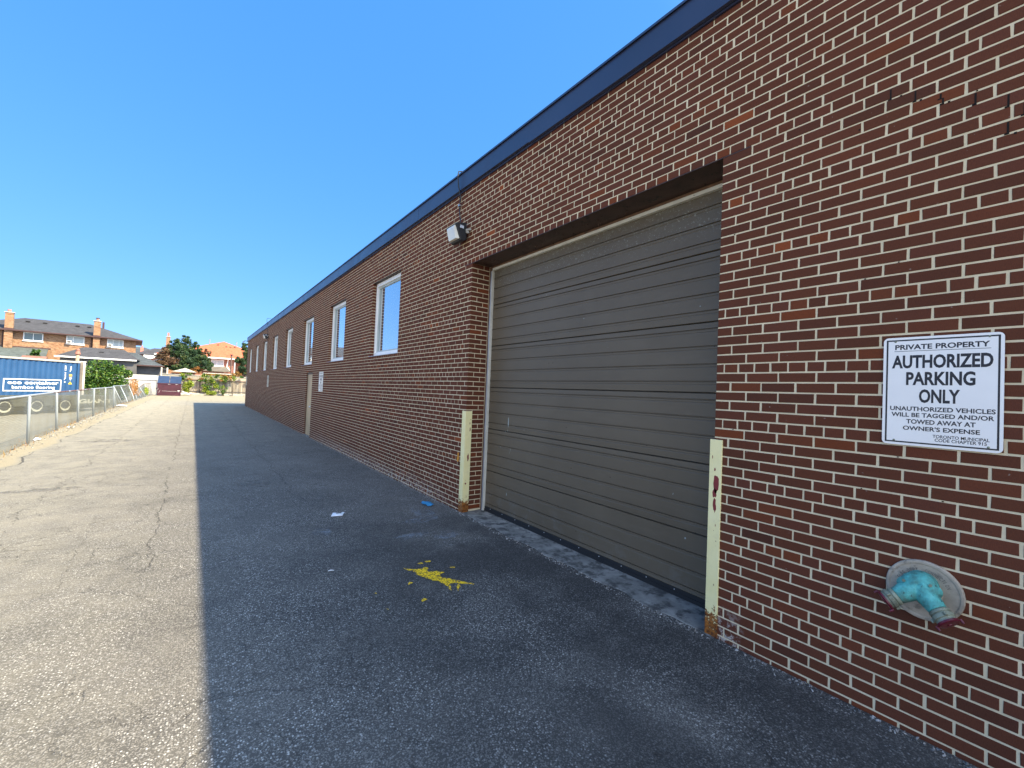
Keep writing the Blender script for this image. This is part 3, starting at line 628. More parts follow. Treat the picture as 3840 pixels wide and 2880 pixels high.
def sign(label, yl, yr, zt, zb_, matw, name='parking_sign', group='private property parking signs'):
    """plate on the wall: yl is its left edge as you face it (larger y)"""
    t = thing(name, label, 'sign', (D, (yl+yr)/2, zb_), group=group); T = Matrix.Translation((-D, -(yl+yr)/2, -zb_))
    m = MB(); rr = .022; W_ = yl-yr; H_ = zt-zb_; pts = []
    for cy, cz, a0 in ((yr+rr, zb_+rr, 180), (yl-rr, zb_+rr, 270), (yl-rr, zt-rr, 0), (yr+rr, zt-rr, 90)):
        for i in range(6): an = R(a0+i*18); pts.append((cy+rr*math.cos(an), cz+rr*math.sin(an)))
    m.prism(pts, 'x', D-.0095, D-.0070); m.build('plate', matw, t, M=T)
    X_ = D-.0098; m = MB(); i0, i1 = .0125, .0200
    def bar(y0_, y1_, z0_, z1_): m.face([(X_, y0_, z0_), (X_, y1_, z0_), (X_, y1_, z1_), (X_, y0_, z1_)])
    bar(yr+i0, yl-i0, zb_+i0, zb_+i1); bar(yr+i0, yl-i0, zt-i1, zt-i0); bar(yr+i0, yr+i1, zb_+i1, zt-i1); bar(yl-i1, yl-i0, zb_+i1, zt-i1)
    sx = W_/.4435; sz = H_/.5805
    L = [('PRIVATE PROPERTY', .616, .268, 2.0175, 2.0455, .028), ('AUTHORIZED', .628, .256, 1.9165, 1.9880, .034), ('PARKING', .569, .314, 1.826, 1.8975, .032), ('ONLY', .517, .366, 1.733, 1.8055, .032),
         ('UNAUTHORIZED VEHICLES', .632, .246, 1.6890, 1.7125, .024), ('WILL BE TAGGED AND/OR', .626, .250, 1.6565, 1.6795, .024), ('TOWED AWAY AT', .565, .311, 1.6210, 1.6450, .024), ("OWNER'S EXPENSE", .578, .296, 1.5860, 1.6095, .024),
         ('TORONTO MUNICIPAL', .462, .264, 1.5545, 1.5705, .014), ('CODE CHAPTER 915', .454, .273, 1.5355, 1.5520, .014)]
    bar(yl-(.6645-.264)*sx, yl-(.6645-.619)*sx, zb_+(2.0085-1.5045)*sz, zb_+(2.0108-1.5045)*sz)
    m.build('border', M_ink, t, M=T, fix=False)
    for b_, ya_, yb2, z0_, z1_, bo in L:
        o_ = text(b_, (X_, yl-(.6645-ya_)*sx, zb_+(z0_-1.5045)*sz), (0, -1, 0), (0, 0, 1), (ya_-yb2)*sx, (z1_-z0_)*sz, M_ink, 'lettering', t, .0002, bo)
        o_.data.transform(T)
    m = MB()
    for yy_, zz_ in ((.615, 2.063), (.269, 2.067), (.614, 1.528), (.268, 1.529)): m.sphere((D-.0095, yl-(.6645-yy_)*sx, zb_+(zz_-1.5045)*sz), (.003, .0055, .0055), 10, 6)
    m.build('screw', M_collar, t, M=T, smooth=True, split=True)
    return t
sign('large clean private property parking sign above the hose connection', .6645, .221, 2.085, 1.5045, M_signw)
sign('small parking sign on the brick just right of the tan side door', 13.95, 13.43, 2.10, 1.505, M_signw)
sign('cream faded parking sign alone on the wall halfway to the far corner', 25.25, 24.70, 2.085, 1.49, M_signold)
sign('narrow-looking pale parking sign at the far end corner of the wall', 35.98, 35.45, 2.09, 1.48, M_signold)

# fire hose siamese connection
t = thing('hose_connection', 'twin-outlet fire hose connection, turquoise verdigris on a round grey wall plate', 'hose connection', (D, .483, .765)); T = Matrix.Translation((-D, -.483, -.765))
c0_ = Vector((D, .483, .765))
m = MB(); n = 56; ring = [(0, .150), (-.014, .150), (-.020, .146), (-.020, .136), (-.0165, .130), (-.0165, .072), (-.024, .066)]
vs_ = []; fs = []
for (dx, rr) in ring:
    for k_ in range(n): an = 2*math.pi*k_/n; vs_.append((D+dx, .483+rr*math.cos(an), .765+rr*math.sin(an)))
for i in range(len(ring)-1):
    for k_ in range(n): fs.append((i*n+k_, i*n+(k_+1) % n, (i+1)*n+(k_+1) % n, (i+1)*n+k_))
fs.append(tuple((len(ring)-1)*n+k_ for k_ in range(n))); m.idx(vs_, fs)
m.build('wall_plate', M_disc, t, M=T, smooth=False, bevel=.001)
s_ = 'FIRE DEPT. CONNECTION'
ld = []
for i, ch in enumerate(s_):
    if ch == ' ': continue
    an = R(158-i*6.6); rr = .094; up_ = Vector((0, -math.cos(an), math.sin(an))); ri = Vector((0, -math.sin(an), -math.cos(an)))
    p_ = c0_+Vector((-.0172, 0, 0))+up_*rr-ri*.0045
    ld.append((ch, p_, ri, up_))
M_embos = paint('dark_relief', (.15, .13, .105), .6, .2, 40)
me_join = []
for ch, p_, ri, up_ in ld: me_join.append(text(ch, p_, ri, up_, .0088 if ch not in 'I.' else .0022, .017 if ch != '.' else .003, M_embos, 'raised_letter', None, .0006, .01))
bm = bmesh.new()
for o_ in me_join: bm.from_mesh(o_.data)
me = bpy.data.meshes.new('raised_lettering'); bm.to_mesh(me); bm.free(); me.materials.append(M_embos); me.transform(T)
for o_ in me_join: bpy.data.objects.remove(o_)
o_ = bpy.data.objects.new('raised_lettering', me); col.objects.link(o_); o_.parent = t
# body, fused with a voxel remesh
P0 = Vector((D-.005, .490, .795)); J = Vector((D-.082, .490, .796))
LC = Vector((D-.150, .604, .700)); RC = Vector((D-.150, .374, .686))
m = MB(); m.tube([P0, P0.lerp(J, .6)], [.070, .062], 24); m.sphere(J+Vector((.004, 0, -.004)), (.050, .088, .052), 28, 14); m.sphere(J+Vector((.01, 0, .018)), (.048, .070, .050), 28, 14)
LB = J.lerp(LC, .66); RB = J.lerp(RC, .66)
m.tube([J+Vector((0, .01, -.004)), J.lerp(LC, .35), LB], [.052, .047, .039], 24); m.tube([J+Vector((0, -.01, -.004)), J.lerp(RC, .35), RB], [.052, .047, .039], 24)
o_ = m.build('outlet_body', M_teal, t, M=T); rm_ = o_.modifiers.new('r', 'REMESH'); rm_.mode = 'VOXEL'; rm_.voxel_size = .0028
sm = o_.modifiers.new('s', 'SMOOTH'); sm.iterations = 4; sm.factor = .5; rm_.use_smooth_shade = True
for nm, B, Cc in (('l', LB, LC), ('r', RB, RC)):
    d = (Cc-B).normalized(); m = MB(); L_ = (Cc-B).length
    prof = [(0, .037), (.006, .043), (.016, .043), (.018, .039), (.022, .039), (.024, .045), (.040, .046), (.042, .041), (L_, .041)]
    m.tube([B+d*a_ for a_, _ in prof], [r_ for _, r_ in prof], 26)
    for q in range(3): 
        an = q*2.1+.4; a1 = d.orthogonal().normalized(); b1 = d.cross(a1); p_ = B+d*.032+(a1*math.cos(an)+b1*math.sin(an))*.050; m.tube([p_-d*.008, p_+d*.008], .007, 8)
    co = m.build('swivel_collar', M_collar, t, M=T, smooth=False, bevel=.0008)
    m = MB(); m.tube([Cc-d*.004, Cc+d*.004, Cc+d*.008, Cc+d*.009], [.046, .047, .042, .03], 28); m.tube([Cc+d*.008, Cc+d*.013], [.012, .009], 14)
    a1 = Vector((0, 1, 0)); a1 = (a1-d*a1.dot(d)).normalized()
    for sg in (-1, 1): p_ = Cc+a1*sg*.050; m.tube([p_, p_+d*.020], [.007, .005], 8)
    m.build('red_cap', M_cap, t, M=T, bevel=.0008)
M_green = paint('raised_green_letters', (.02, .09, .085), .5, .2, 40); cs = []; word = 'AUTO-SPKR'
for i, ch in enumerate(word):
    dy = .056-i*.0140; dz = -.004-i*.0022; q = 1-(dy/.088)**2-(dz/.052)**2
    cx = J.x+.004-.050*math.sqrt(max(.05, q))-.0035; nrm_ = Vector((-math.sqrt(max(.05, q))/.050, dy/.088**2, dz/.052**2)).normalized(); up_ = Vector((0, 0, 1)); up_ = (up_-nrm_*up_.dot(nrm_)).normalized(); ri = up_.cross(nrm_)
    cs.append(text(ch, Vector((cx, J.y+dy, J.z-.004+dz-.009)), ri, up_, .0105 if ch != '-' else .007, .018 if ch != '-' else .004, M_green, 'raised_letter', None, .001, .02))
bm = bmesh.new()
for o_ in cs: bm.from_mesh(o_.data)
me = bpy.data.meshes.new('raised_lettering'); bm.to_mesh(me); bm.free(); me.materials.append(M_green); me.transform(T)
for o_ in cs: bpy.data.objects.remove(o_)
o_ = bpy.data.objects.new('raised_lettering', me); col.objects.link(o_); o_.parent = t
for q in ((.03, -.078, .058), (.034, .086, .04)):   # lug bolts on the casting
    p_ = J+Vector((-q[0], q[1]*.6, q[2]*.55)); mm = MB(); mm.tube([p_, p_+Vector((-.008, 0, 0))], .007, 6); mm.build('bolt', M_collar, t, M=T)

# wall flood light
lt = thing('wall_light', 'dark box floodlight with pale lens and black cable above the loading door', 'wall light', (D, 5.43, 3.95), group='floodlights on the brick wall'); T = Matrix.Translation((-D, -5.43, -3.95))
m = MB(); poly = [(D-.050, 4.105), (D-.20, 4.075), (D-.225, 4.060), (D-.135, 3.845), (D-.100, 3.835), (D-.045, 3.86)]
m.prism(poly, 'y', 5.295, 5.575); m.box(D-.045, D-.002, 5.36, 5.50, 3.90, 4.06); m.build('housing', M_lampbody, t if False else lt, M=T, bevel=.006)
fa, fb = Vector((D-.222, 0, 4.050)), Vector((D-.142, 0, 3.860)); dn = Vector((-(fa-fb).z, 0, (fa-fb).x)).normalized()
if dn.x > 0: dn = -dn
m = MB()
q = [fa, fb]; A = fa+dn*.004; B = fb+dn*.004; A2 = fa+dn*.030-(fa-fb)*.18; B2 = fb+dn*.052+(fa-fb)*.10
def at_(v, y_): return (v.x, y_, v.z)
ys_ = (5.312, 5.558); yi = (5.335, 5.535)
vv = [at_(A, ys_[0]), at_(A, ys_[1]), at_(B, ys_[1]), at_(B, ys_[0]), at_(A2, yi[0]), at_(A2, yi[1]), at_(B2, yi[1]), at_(B2, yi[0])]
m.idx(vv, [(0, 1, 2, 3), (4, 7, 6, 5), (0, 4, 5, 1), (1, 5, 6, 2), (2, 6, 7, 3), (3, 7, 4, 0)]); m.build('lens', M_lens, lt, M=T, bevel=.003)
m = MB()
for P_, Q_ in ((A, 1), (B, 1)): pass
for (z0_, z1_) in ((fa, fa+(fb-fa)*.05), (fb, fb+(fa-fb)*.05)): m.idx([at_(z0_+dn*.001, 5.296), at_(z0_+dn*.001, 5.574), at_(z0_+dn*.010, 5.574), at_(z0_+dn*.010, 5.296), at_(z1_+dn*.001, 5.296), at_(z1_+dn*.001, 5.574), at_(z1_+dn*.010, 5.574), at_(z1_+dn*.010, 5.296)], [(0, 1, 2, 3), (4, 7, 6, 5), (0, 4, 5, 1), (1, 5, 6, 2), (2, 6, 7, 3), (3, 7, 4, 0)])
m.build('bezel', M_lampbody, lt, M=T)
m = MB(); m.box(D-.155, D-.095, 5.2935, 5.2945, 4.01, 4.05); m.build('sticker', M_label, lt, M=T)
m = MB(); m.tube([(D-.05, 5.292, 3.99), (D-.05, 5.255, 3.99)], .012, 10); m.tube([(D-.075, 5.26, 3.985), (D-.0, 5.255, 4.01)], .015, 10); m.tube([(D-.055, 5.27, 3.96), (D-.055, 5.245, 3.96)], .02, 8); m.build('photocell', M_crail, lt, M=T)
m = MB(); m.tube([(D-.09, 5.41, 4.095), (D-.06, 5.46, 4.18), (D-.035, 5.54, 4.32), (D-.03, 5.565, 4.45), (D-.035, 5.53, 4.56), (D-.085, 5.52, 4.70), (D-.10, 5.53, 4.86), (D-.085, 5.535, 4.93), (D-.02, 5.53, 4.95), (D+.1, 5.5, 4.94)], .0085, 8); m.build('cable', M_cable, lt, M=T, smooth=True)
m = MB(); m.box(D-.045, D, 5.548, 5.582, 4.440, 4.462); m.build('cable_clip', M_screw, lt, M=T)
l2 = copy_tree(lt); l2.location.y = 25.7; l2.location.z = 4.12; l2['label'] = 'far dark floodlight fixed above a window near the end of the wall'
lc = thing('corner_lamp', 'tiny black hooked lamp sticking out at the far roof corner', 'lamp', (D, 36.35, 4.7))
m = MB(); m.tube([(D+.05, 36.3, 4.60), (D-.05, 36.36, 4.66), (D-.12, 36.38, 4.69), (D-.22, 36.39, 4.67), (D-.27, 36.4, 4.6)], .022, 8); m.build('bracket', M_cable, lc, M=Matrix.Translation((-D, -36.35, -4.7)))
m = MB(); m.tube([(D-.27, 36.4, 4.62), (D-.27, 36.4, 4.57)], [.05, .07], 12); m.build('lamp_head', M_cable, lc, M=Matrix.Translation((-D, -36.35, -4.7)))
m = MB(); gq = random.Random(4)
m.face([(D-.003, 5.335+.03*gq.uniform(.7, 1.1)*math.cos(i/10*6.283), .735+.05*gq.uniform(.6, 1.1)*math.sin(i/10*6.283)) for i in range(10)]); m.face([(D-.003, 5.335+.03*math.cos(i/10*6.283)*.5, .79+.03*math.sin(i/10*6.283)) for i in range(10)])
o_ = m.build('foam_blob', M_orange, fix=False); so_ = o_.modifiers.new('s', 'SOLIDIFY'); so_.thickness = .006; tag(o_, 'small orange foam blob stuck on the bricks left of the far guard', 'foam blob')

# ================================================================ small things on the paving
Z0 = .004
YP = [[(1.67, 3.832), (1.692, 3.793), (1.757, 3.742), (1.812, 3.734), (1.857, 3.746), (1.879, 3.719), (1.827, 3.661), (1.855, 3.619), (1.906, 3.601), (1.958, 3.557), (1.898, 3.519), (1.877, 3.449), (1.936, 3.413), (1.973, 3.321), (2.072, 3.204), (2.058, 3.19), (1.945, 3.289), (1.885, 3.319), (1.845, 3.194), (1.831, 3.202), (1.849, 3.297), (1.831, 3.397), (1.779, 3.463), (1.743, 3.566), (1.706, 3.649), (1.75, 3.683), (1.69, 3.744)],
      [(1.832, 3.854), (1.879, 3.88), (1.88, 3.838), (1.836, 3.83)], [(1.913, 3.874), (1.972, 3.867), (1.954, 3.821), (1.907, 3.841)], [(1.933, 3.267), (1.952, 3.234), (1.889, 3.156), (1.875, 3.165)], [(1.562, 3.496), (1.605, 3.524), (1.622, 3.503), (1.569, 3.481)],
      [(1.551, 3.179), (1.579, 3.186), (1.59, 3.155), (1.557, 3.138)], [(1.27, 3.185), (1.287, 3.17), (1.273, 3.162)], [(1.262, 3.50), (1.30, 3.50), (1.285, 3.47)], [(2.05, 3.62), (2.10, 3.60), (2.085, 3.58)]]
m = MB(); g = random.Random(6)
for P_ in YP:   # ragged outlines: each edge is subdivided and jittered
    o_ = []
    for i, p in enumerate(P_):
        q = P_[(i+1) % len(P_)]; L_ = math.dist(p, q); nseg = max(1, int(L_/.018))
        for s_ in range(nseg): t_ = s_/nseg; o_.append((p[0]+(q[0]-p[0])*t_+g.uniform(-.009, .009), p[1]+(q[1]-p[1])*t_+g.uniform(-.012, .012), Z0))
    m.face(o_)
for i_, o_ in enumerate(m.build('paint_mark', M_yline, fix=False, split=True)):
    if i_ == 0: tag(o_, 'large splashed bright yellow paint remnant on the dark paving', 'paint mark')
    else: tag(o_, ['', 'yellow paint drop behind the middle of the large yellow splash', 'farthest yellow paint drop behind the large yellow splash', 'yellow paint drop touching the near right tail of the large splash', 'thin yellow drop just left of the large yellow splash', 'roundish yellow paint drop in front of the large splash', 'tiny yellow drop nearest the camera, left of the roundish drop', 'tiny faint yellow drop farthest to the left of the splash', 'small yellow drop between the large splash and the loading door'][i_], 'paint mark', 'yellow paint drops')
m = MB(); g = random.Random(16)
for cx, cy, rx, ry in ((2.62, 5.35, .16, .34), (2.42, 5.12, .22, .12), (2.10, 4.62, .24, .10), (2.45, 4.45, .16, .12), (1.27, 5.26, .11, .16)):
    m.face([(cx+rx*g.uniform(.75, 1.1)*math.cos(i/22*6.283), cy+ry*g.uniform(.75, 1.1)*math.sin(i/22*6.283), .003) for i in range(22)])
tag(m.build('pavement_patch', M_stain, fix=False), kind='structure')
m = MB(); g = random.Random(17)
for cx, cy, rx, ry in ((-1.68, 9.12, .42, .17), (-1.75, 15.4, .6, .35), (.9, 8.3, .25, .3)):
    m.face([(cx+rx*g.uniform(.8, 1.1)*math.cos(i/24*6.283), cy+ry*g.uniform(.8, 1.1)*math.sin(i/24*6.283), .0035) for i in range(24)])
tag(m.build('asphalt_patch', M_dpatch, fix=False), kind='structure')
m = MB(); c_ = [(1.505, 5.80), (1.64, 5.77), (1.70, 5.90), (1.56, 5.935)]
m.idx([(x, y, .008) for x, y in c_]+[(x+.004, y, .016) for x, y in c_]+[(1.60, 5.85, .03)], [(0, 1, 2, 3), (4, 5, 8), (5, 6, 8), (6, 7, 8), (7, 4, 8), (0, 4, 5, 1), (1, 5, 6, 2), (2, 6, 7, 3), (3, 7, 4, 0)])
m.box(1.58, 1.65, 5.83, 5.86, .03, .031, 1); tag(m.build('paper_scrap', [M_paper, M_ink]), 'flattened white paper scrap lying in the shade', 'litter')
m = MB(); g = random.Random(9)
vs_ = [(2.86, 5.79, .035)]+[(2.86+.075*g.uniform(.7, 1.25)*math.cos(i/14*6.283), 5.79+.17*g.uniform(.7, 1.2)*math.sin(i/14*6.283), .006+.02*g.random()) for i in range(14)]
m.idx(vs_, [(0, 1+i, 1+(i+1) % 14) for i in range(14)]); tag(m.build('blue_rag', M_cloth), 'crumpled bright blue rag on the ground near the wall', 'rag')
m = MB(); m.tube([(1.065, 4.111, .006), (1.09, 4.108, .010), (1.118, 4.100, .006)], [.003, .005, .002], 6); tag(m.build('white_chip', M_paper), 'tiny white stick-like chip on open paving left of the yellow paint', 'litter')
for i, (x, y, s_, lb) in enumerate(((-3.1, 15.9, .08, 'white plastic scrap beside the first visible fence post'), (-3.02, 19.3, .09, 'crumpled pale litter under the fence mesh beyond the white plastic scrap'), (-3.3, 33.6, .30, 'large pale litter sheet at the foot of the first leaning post'))):
    g = random.Random(20+i); m = MB(); vs_ = [(0, 0, s_*.35)]+[(s_*g.uniform(.6, 1.1)*math.cos(k_/11*6.283), s_*1.4*g.uniform(.6, 1.1)*math.sin(k_/11*6.283), .01+.06*g.random()) for k_ in range(11)]
    m.idx(vs_, [(0, 1+k_, 1+(k_+1) % 11) for k_ in range(11)]); o_ = m.build('litter', M_paper); o_.location = (x, y, 0); tag(o_, lb, 'litter', 'litter along the fence')
m = MB(); g = random.Random(12)   # loose chippings along the foot of the wall and fence
def chip(x, y, s_, t_=.5):
    p = [Vector((g.gauss(0, 1), g.gauss(0, 1), g.gauss(0, .6))).normalized()*s_*g.uniform(.7, 1.2) for _ in range(5)]; o_ = Vector((x, y, s_*.3))
    q = [o_+v for v in p]; m.idx(q, [(0, 1, 2), (0, 2, 3), (0, 3, 1), (4, 1, 2), (4, 2, 3), (4, 3, 1)], 0, t_)
for _ in range(2600):
    y = g.uniform(-.4, 9) if g.random() < .7 else g.uniform(9, 30)
    if GD[0]-.02 < y < GD[1] and g.random() < .85: x = D-.03-abs(g.gauss(0, .03))
    else: x = D-.012-abs(g.gauss(0, .035))
    chip(x, y, g.choice((g.uniform(.002, .007), g.uniform(.005, .013))) if y < 9 else g.uniform(.006, .02))
for _ in range(1500): y = g.uniform(10, 34); chip(-3.0+g.gauss(0, .12)-.1, y, g.uniform(.008, .026))
k = N('chippings'); M_chip = k.fin(k.ramp(k.noise(60, 1), [(.35, (.10, .10, .10)), (.5, (.26, .25, .24)), (.7, (.48, .47, .45))]), .9)
tag(m.build('gravel', M_chip, fix=False), 'loose chippings along the foot of the wall', 'gravel', kind='stuff')

# ================================================================ chain link fence
fb_ = [(-3.0, 2.5), (-3.0, 5.6), (-3.0, 8.8), (-3.02, 12.0), (-3.12, 15.11), (-3.26, 18.62), (-3.30, 21.86), (-3.36, 25.28), (-3.36, 28.32), (-3.42, 31.64), (-3.54, 36.27), (-3.40, 37.9), (-3.42, 42.0), (-3.44, 44.4), (-3.44, 48.0), (-3.44, 51.6), (-3.47, 55.3), (-3.2, 57.0)]
ft_ = [(-3.0, 2.5, 1.15), (-3.0, 5.6, 1.15), (-3.0, 8.8, 1.15), (-3.03, 12.0, 1.15), (-3.14, 15.11, 1.15), (-3.31, 18.62, 1.145), (-3.33, 21.86, 1.14), (-3.38, 25.28, 1.14), (-3.39, 28.32, 1.13), (-3.44, 31.64, 1.13), (-3.86, 35.6, 1.12), (-3.84, 38.4, 1.11), (-3.81, 42.6, 1.13), (-3.86, 44.6, 1.11), (-3.87, 47.0, .78), (-3.81, 51.0, .85), (-3.76, 55.0, 1.13), (-3.42, 57.0, 1.17)]
fe = thing('chain_link_fence', 'grey chain-link fence whose far posts lean and sag', 'fence', (-3.0, 12, 0)); T = Matrix.Translation((3.0, -12, 0))
def lerp_at(P_, y):
    for p, q in zip(P_, P_[1:]):
        if p[1] <= y <= q[1]:
            t_ = (y-p[1])/(q[1]-p[1]); t_ = max(0, min(1, t_)); return Vector(tuple(a_+(b_-a_)*t_ for a_, b_ in zip(p, q)))
    return Vector(P_[-1] if y > P_[-1][1] else P_[0])
fb3 = [(x, y, .03) for x, y in fb_]
def surf(s_, h): s_ = max(2.5, min(57, s_)); return lerp_at(fb3, s_).lerp(lerp_at(ft_, s_), h)
m = MB(); s_ = 1.6; step_ = .075
while s_ < 57:
    for sg in (1, -1):
        pts = []
        for i in range(7):
            h = i/6; q = s_+sg*h*1.12+(0 if sg > 0 else 1.12)
            if q < 2.5 or q > 57: continue
            p_ = surf(q, h*.985); p_.x += .004*sg; pts.append(p_)
        if len(pts) > 1: m.tube(pts, .0025, 3, caps=False)
    s_ += step_
m.build('wire_mesh', M_wire, fe, M=T, fix=False)
m = MB(); rail = []
for i in range(len(ft_)): rail.append(Vector(ft_[i])+Vector((0, 0, .01)))
rs = []
for i in range(len(rail)-1):   # smoothed rail
    p0_, p1_, p2_, p3_ = rail[max(0, i-1)], rail[i], rail[i+1], rail[min(len(rail)-1, i+2)]
    for k_ in range(6):
        t_ = k_/6; rs.append(.5*((2*p1_)+(p2_-p0_)*t_+(2*p0_-5*p1_+4*p2_-p3_)*t_*t_+(3*p1_-p0_-3*p2_+p3_)*t_**3))
rs.append(rail[-1]); m.tube(rs, .024, 8); m.build('top_rail', M_rail, fe, M=T, smooth=True)
m = MB(); m.tube([surf(y, .02)+Vector((.01, 0, 0)) for y in [2.5+i*1.36 for i in range(41)]], .004, 4); m.build('tension_wire', M_wire, fe, M=T)
for i in range(len(fb_)-1):
    b_ = Vector((fb_[i][0]+.03, fb_[i][1], -.03)); t_ = Vector(ft_[i])+Vector((.035 if i < 10 else .0, 0, -.015)); m = MB()
    if i < 10: m.tube([b_, b_.lerp(t_, .97), t_, t_+Vector((0, 0, .018))], [.030, .030, .026, .008], 10)
    else: m.tube([b_, b_.lerp(t_, .35)+Vector((.03, 0, 0)), t_], [.030, .028, .028], 10)
    po = m.build('post', M_post, fe, M=T, smooth=True)
    m = MB()
    for h in (.32, .62, .9): p_ = b_.lerp(t_, h); m.tube([p_+Vector((-.05, 0, -.006)), p_+Vector((.034, -.01, 0)), p_+Vector((.03, .03, .004))], .0035, 4)
    m.build('tie_wire', M_screw, po, M=T)
m = MB(); g = random.Random(31)
for i in range(70): y_ = g.uniform(42.5, 47.5); p_ = surf(y_, g.uniform(.2, 1)); m.tube([p_, p_+Vector((g.uniform(-.1, .25), g.uniform(-.3, .3), g.uniform(.1, .9)))], .012, 3)
leaves(m, (-3.75, 45.6, 1.0), (.25, 1.0, .7), 260, .07, 0, 3); tag(m.build('dead_weed', M_lf_org, fix=False), 'tall rusty brown dead weed tangled over the sagging fence', 'weed')
for (y_, hh, s2, lb) in ((54.0, .55, 5, 'low yellow-brown weed clump at the foot of the last leaning post'),):
    m = MB(); leaves(m, (-3.6, y_, .42), (.3, 1.3, .42), 420, .06, 0, s2); tag(m.build('weed_clump', M_lf_yel, fix=False), lb, 'weed')
m = MB(); g = random.Random(33)
for i in range(600): y_ = g.uniform(10, 42); x_ = lerp_at(fb3, y_).x-.05+g.gauss(0, .06); h = g.uniform(.03, .14); m.face([(x_, y_, 0), (x_+.01, y_+.01, 0), (x_+g.uniform(-.04, .04), y_+g.uniform(-.04, .04), h)], 0, g.random())
tag(m.build('dry_grass', M_lf_org, fix=False), 'thin dry grass along the fence foot', 'grass', kind='stuff')

# ================================================================ container and trailer in the next yard
ct = thing('shipping_container', 'blue corrugated shipping container with white eco container lettering', 'container', (-5.372, 36.50, -.39))
# local frame: x along the long side to the left/near end, y away from us, z up
du = Vector((-.5985, -.8011, 0)); dv = Vector((-.8011, .5985, 0))
Mc = Matrix((du, dv, Vector((0, 0, 1)))).transposed().to_4x4(); ct.rotation_euler = Mc.to_euler()
# du x dv must be +z for a proper rotation
if du.cross(dv).z < 0:
    dv = -dv; Mc = Matrix((du, dv, Vector((0, 0, 1)))).transposed().to_4x4(); ct.rotation_euler = Mc.to_euler(); VS = -1
else: VS = 1
V = lambda d_: d_*VS     # V(+) points away from the viewer
CH = 2.93; CL = 12.19
m = MB(); xs_ = []; x = .17
m2 = []
while x < CL-.35:
    m2 += [(x, 0), (x+.072, .034), (x+.142, .034), (x+.21, 0)]; x += .278
m2.append((x, 0))
for (xa, ya2), (xb, yb2) in zip(m2, m2[1:]): m.face([(xa, V(.045+ya2), .16), (xb, V(.045+yb2), .16), (xb, V(.045+yb2), CH-.11), (xa, V(.045+ya2), CH-.11)])
m.box(.17, .30, V(.03), V(.044), .16, CH-.11); m.box(CL-.2, CL, V(.02), V(.1), .1, CH)
m.box(.1, CL, V(2.3), V(2.44), .1, CH-.05); m.box(.05, .12, V(.1), V(2.4), .1, CH-.1)
m.build('side_panel', M_blue, ct, fix=False)
m = MB(); m.box(.0, CL, V(0), V(.09), CH-.105, CH); m.box(0, CL, V(2.36), V(2.44), CH-.1, CH); m.box(0.02, CL-.02, V(.09), V(2.36), CH-.06, CH-.03); m.build('roof', M_crail, ct, bevel=.006)
m = MB(); m.box(.0, CL, V(.0), V(.1), .0, .155); m.build('bottom_rail', M_blue, ct)
m = MB(); m.box(.012, .17, V(-.006), V(.16), .0, CH-.02); m.build('corner_post', M_cpost, ct)
m = MB(); m.box(-.11, .010, V(-.02), V(.10), .0, CH-.01); m.box(-.17, .17, V(-.015), V(.16), CH-.03, CH+.02); m.build('door_post', M_cblock, ct)
def cloc(wx, wy, wz):  # world -> container local
    p = Vector((wx+5.372, wy-36.50, 0)); return p.dot(du), wz+.39
LU = (-1, 0, 0); FY = V(.0425)-VS*.004
def ctext(b_, ur, ul, z0_, z1_, bold, up=(0, 0, 1), rt_=LU, name='lettering'):
    """ur/ul: local u of the right and left ends"""
    o_ = text(b_, (ul, FY, z0_), rt_, up, ul-ur, z1_-z0_, M_logo, name, ct, 0, bold); return o_
# plate the logo is painted on: thin vinyl following the outer ribs
FYB = FY
m = MB(); uL = 4.02; uR = 1.17; zt_, zb2 = 1.785, 1.115; bd = .055
for (a_, b_, c2_, d2_) in ((uR, uL, zt_-bd, zt_), (uR, uL, zb2, zb2+bd), (uR, uR+bd, zb2+bd, zt_-bd), (uL-bd, uL, zb2+bd, zt_-bd)): m.face([(a_, FYB, c2_), (b_, FYB, c2_), (b_, FYB, d2_), (a_, FYB, d2_)])
m.box(4.02+.20, 5.3, FYB, FYB+VS*.001, 1.62, 2.05); m.build('logo_frame', M_logo, ct, fix=False)
ctext('eco container', uR+.15, uL-.20, 1.49, 1.675, .020); ctext('bamboo flooring', uR+.33, uL-.40, 1.20, 1.425, .008)
def vtext(b_, u_, zt2, zb3, wdt):   # letters stacked one under another
    n_ = len(b_); h_ = (zt2-zb3)/n_
    for i, ch in enumerate(b_):
        if ch == ' ': continue
        o_ = text(ch, (u_+wdt/2, FY, zt2-(i+1)*h_+h_*.14), LU, (0, 0, 1), wdt if ch not in '1I' else wdt*.4, h_*.8, M_logo, 'code_character', ct, 0, .02)
vtext('EGHU 934321 8', .98, 2.63, 1.62, .10); vtext('45G1', .68, 2.62, 2.27, .10)
m = MB(); m.box(.59, .76, FY, FY+VS*.0005, 2.0, 2.13); m.build('square_placard', M_org, ct)
m = MB(); m.face([(.59, FY, 1.93), (.76, FY, 1.93), (.72, FY, 1.86), (.70, FY, 1.78), (.65, FY, 1.78), (.63, FY, 1.86)]); m.build('shield_placard', M_logo, ct, fix=False)
m = MB(); m.face([(.56, FY, 1.54), (.80, FY, 1.54), (.68, FY, 1.70)]); m.build('triangle_placard', M_yel, ct, fix=False)
pp = thing('vent_pipe', 'rusty pale standpipe with a ringed cap behind the container corner', 'pipe', (-5.75, 37.2, -.4))
m = MB(); m.tube([(0, 0, 0), (0, 0, 3.45)], .085, 12); m.build('pipe', M_pipe, pp, smooth=True)
m = MB(); m.tube([(0, 0, 3.36), (0, 0, 3.40), (0, 0, 3.50), (0, 0, 3.58), (0, 0, 3.66), (0, 0, 3.74)], [.09, .14, .12, .09, .10, .05], 12); m.build('cap', paint('cap_rust_red', (.30, .13, .09), .7, .3, 9), pp)
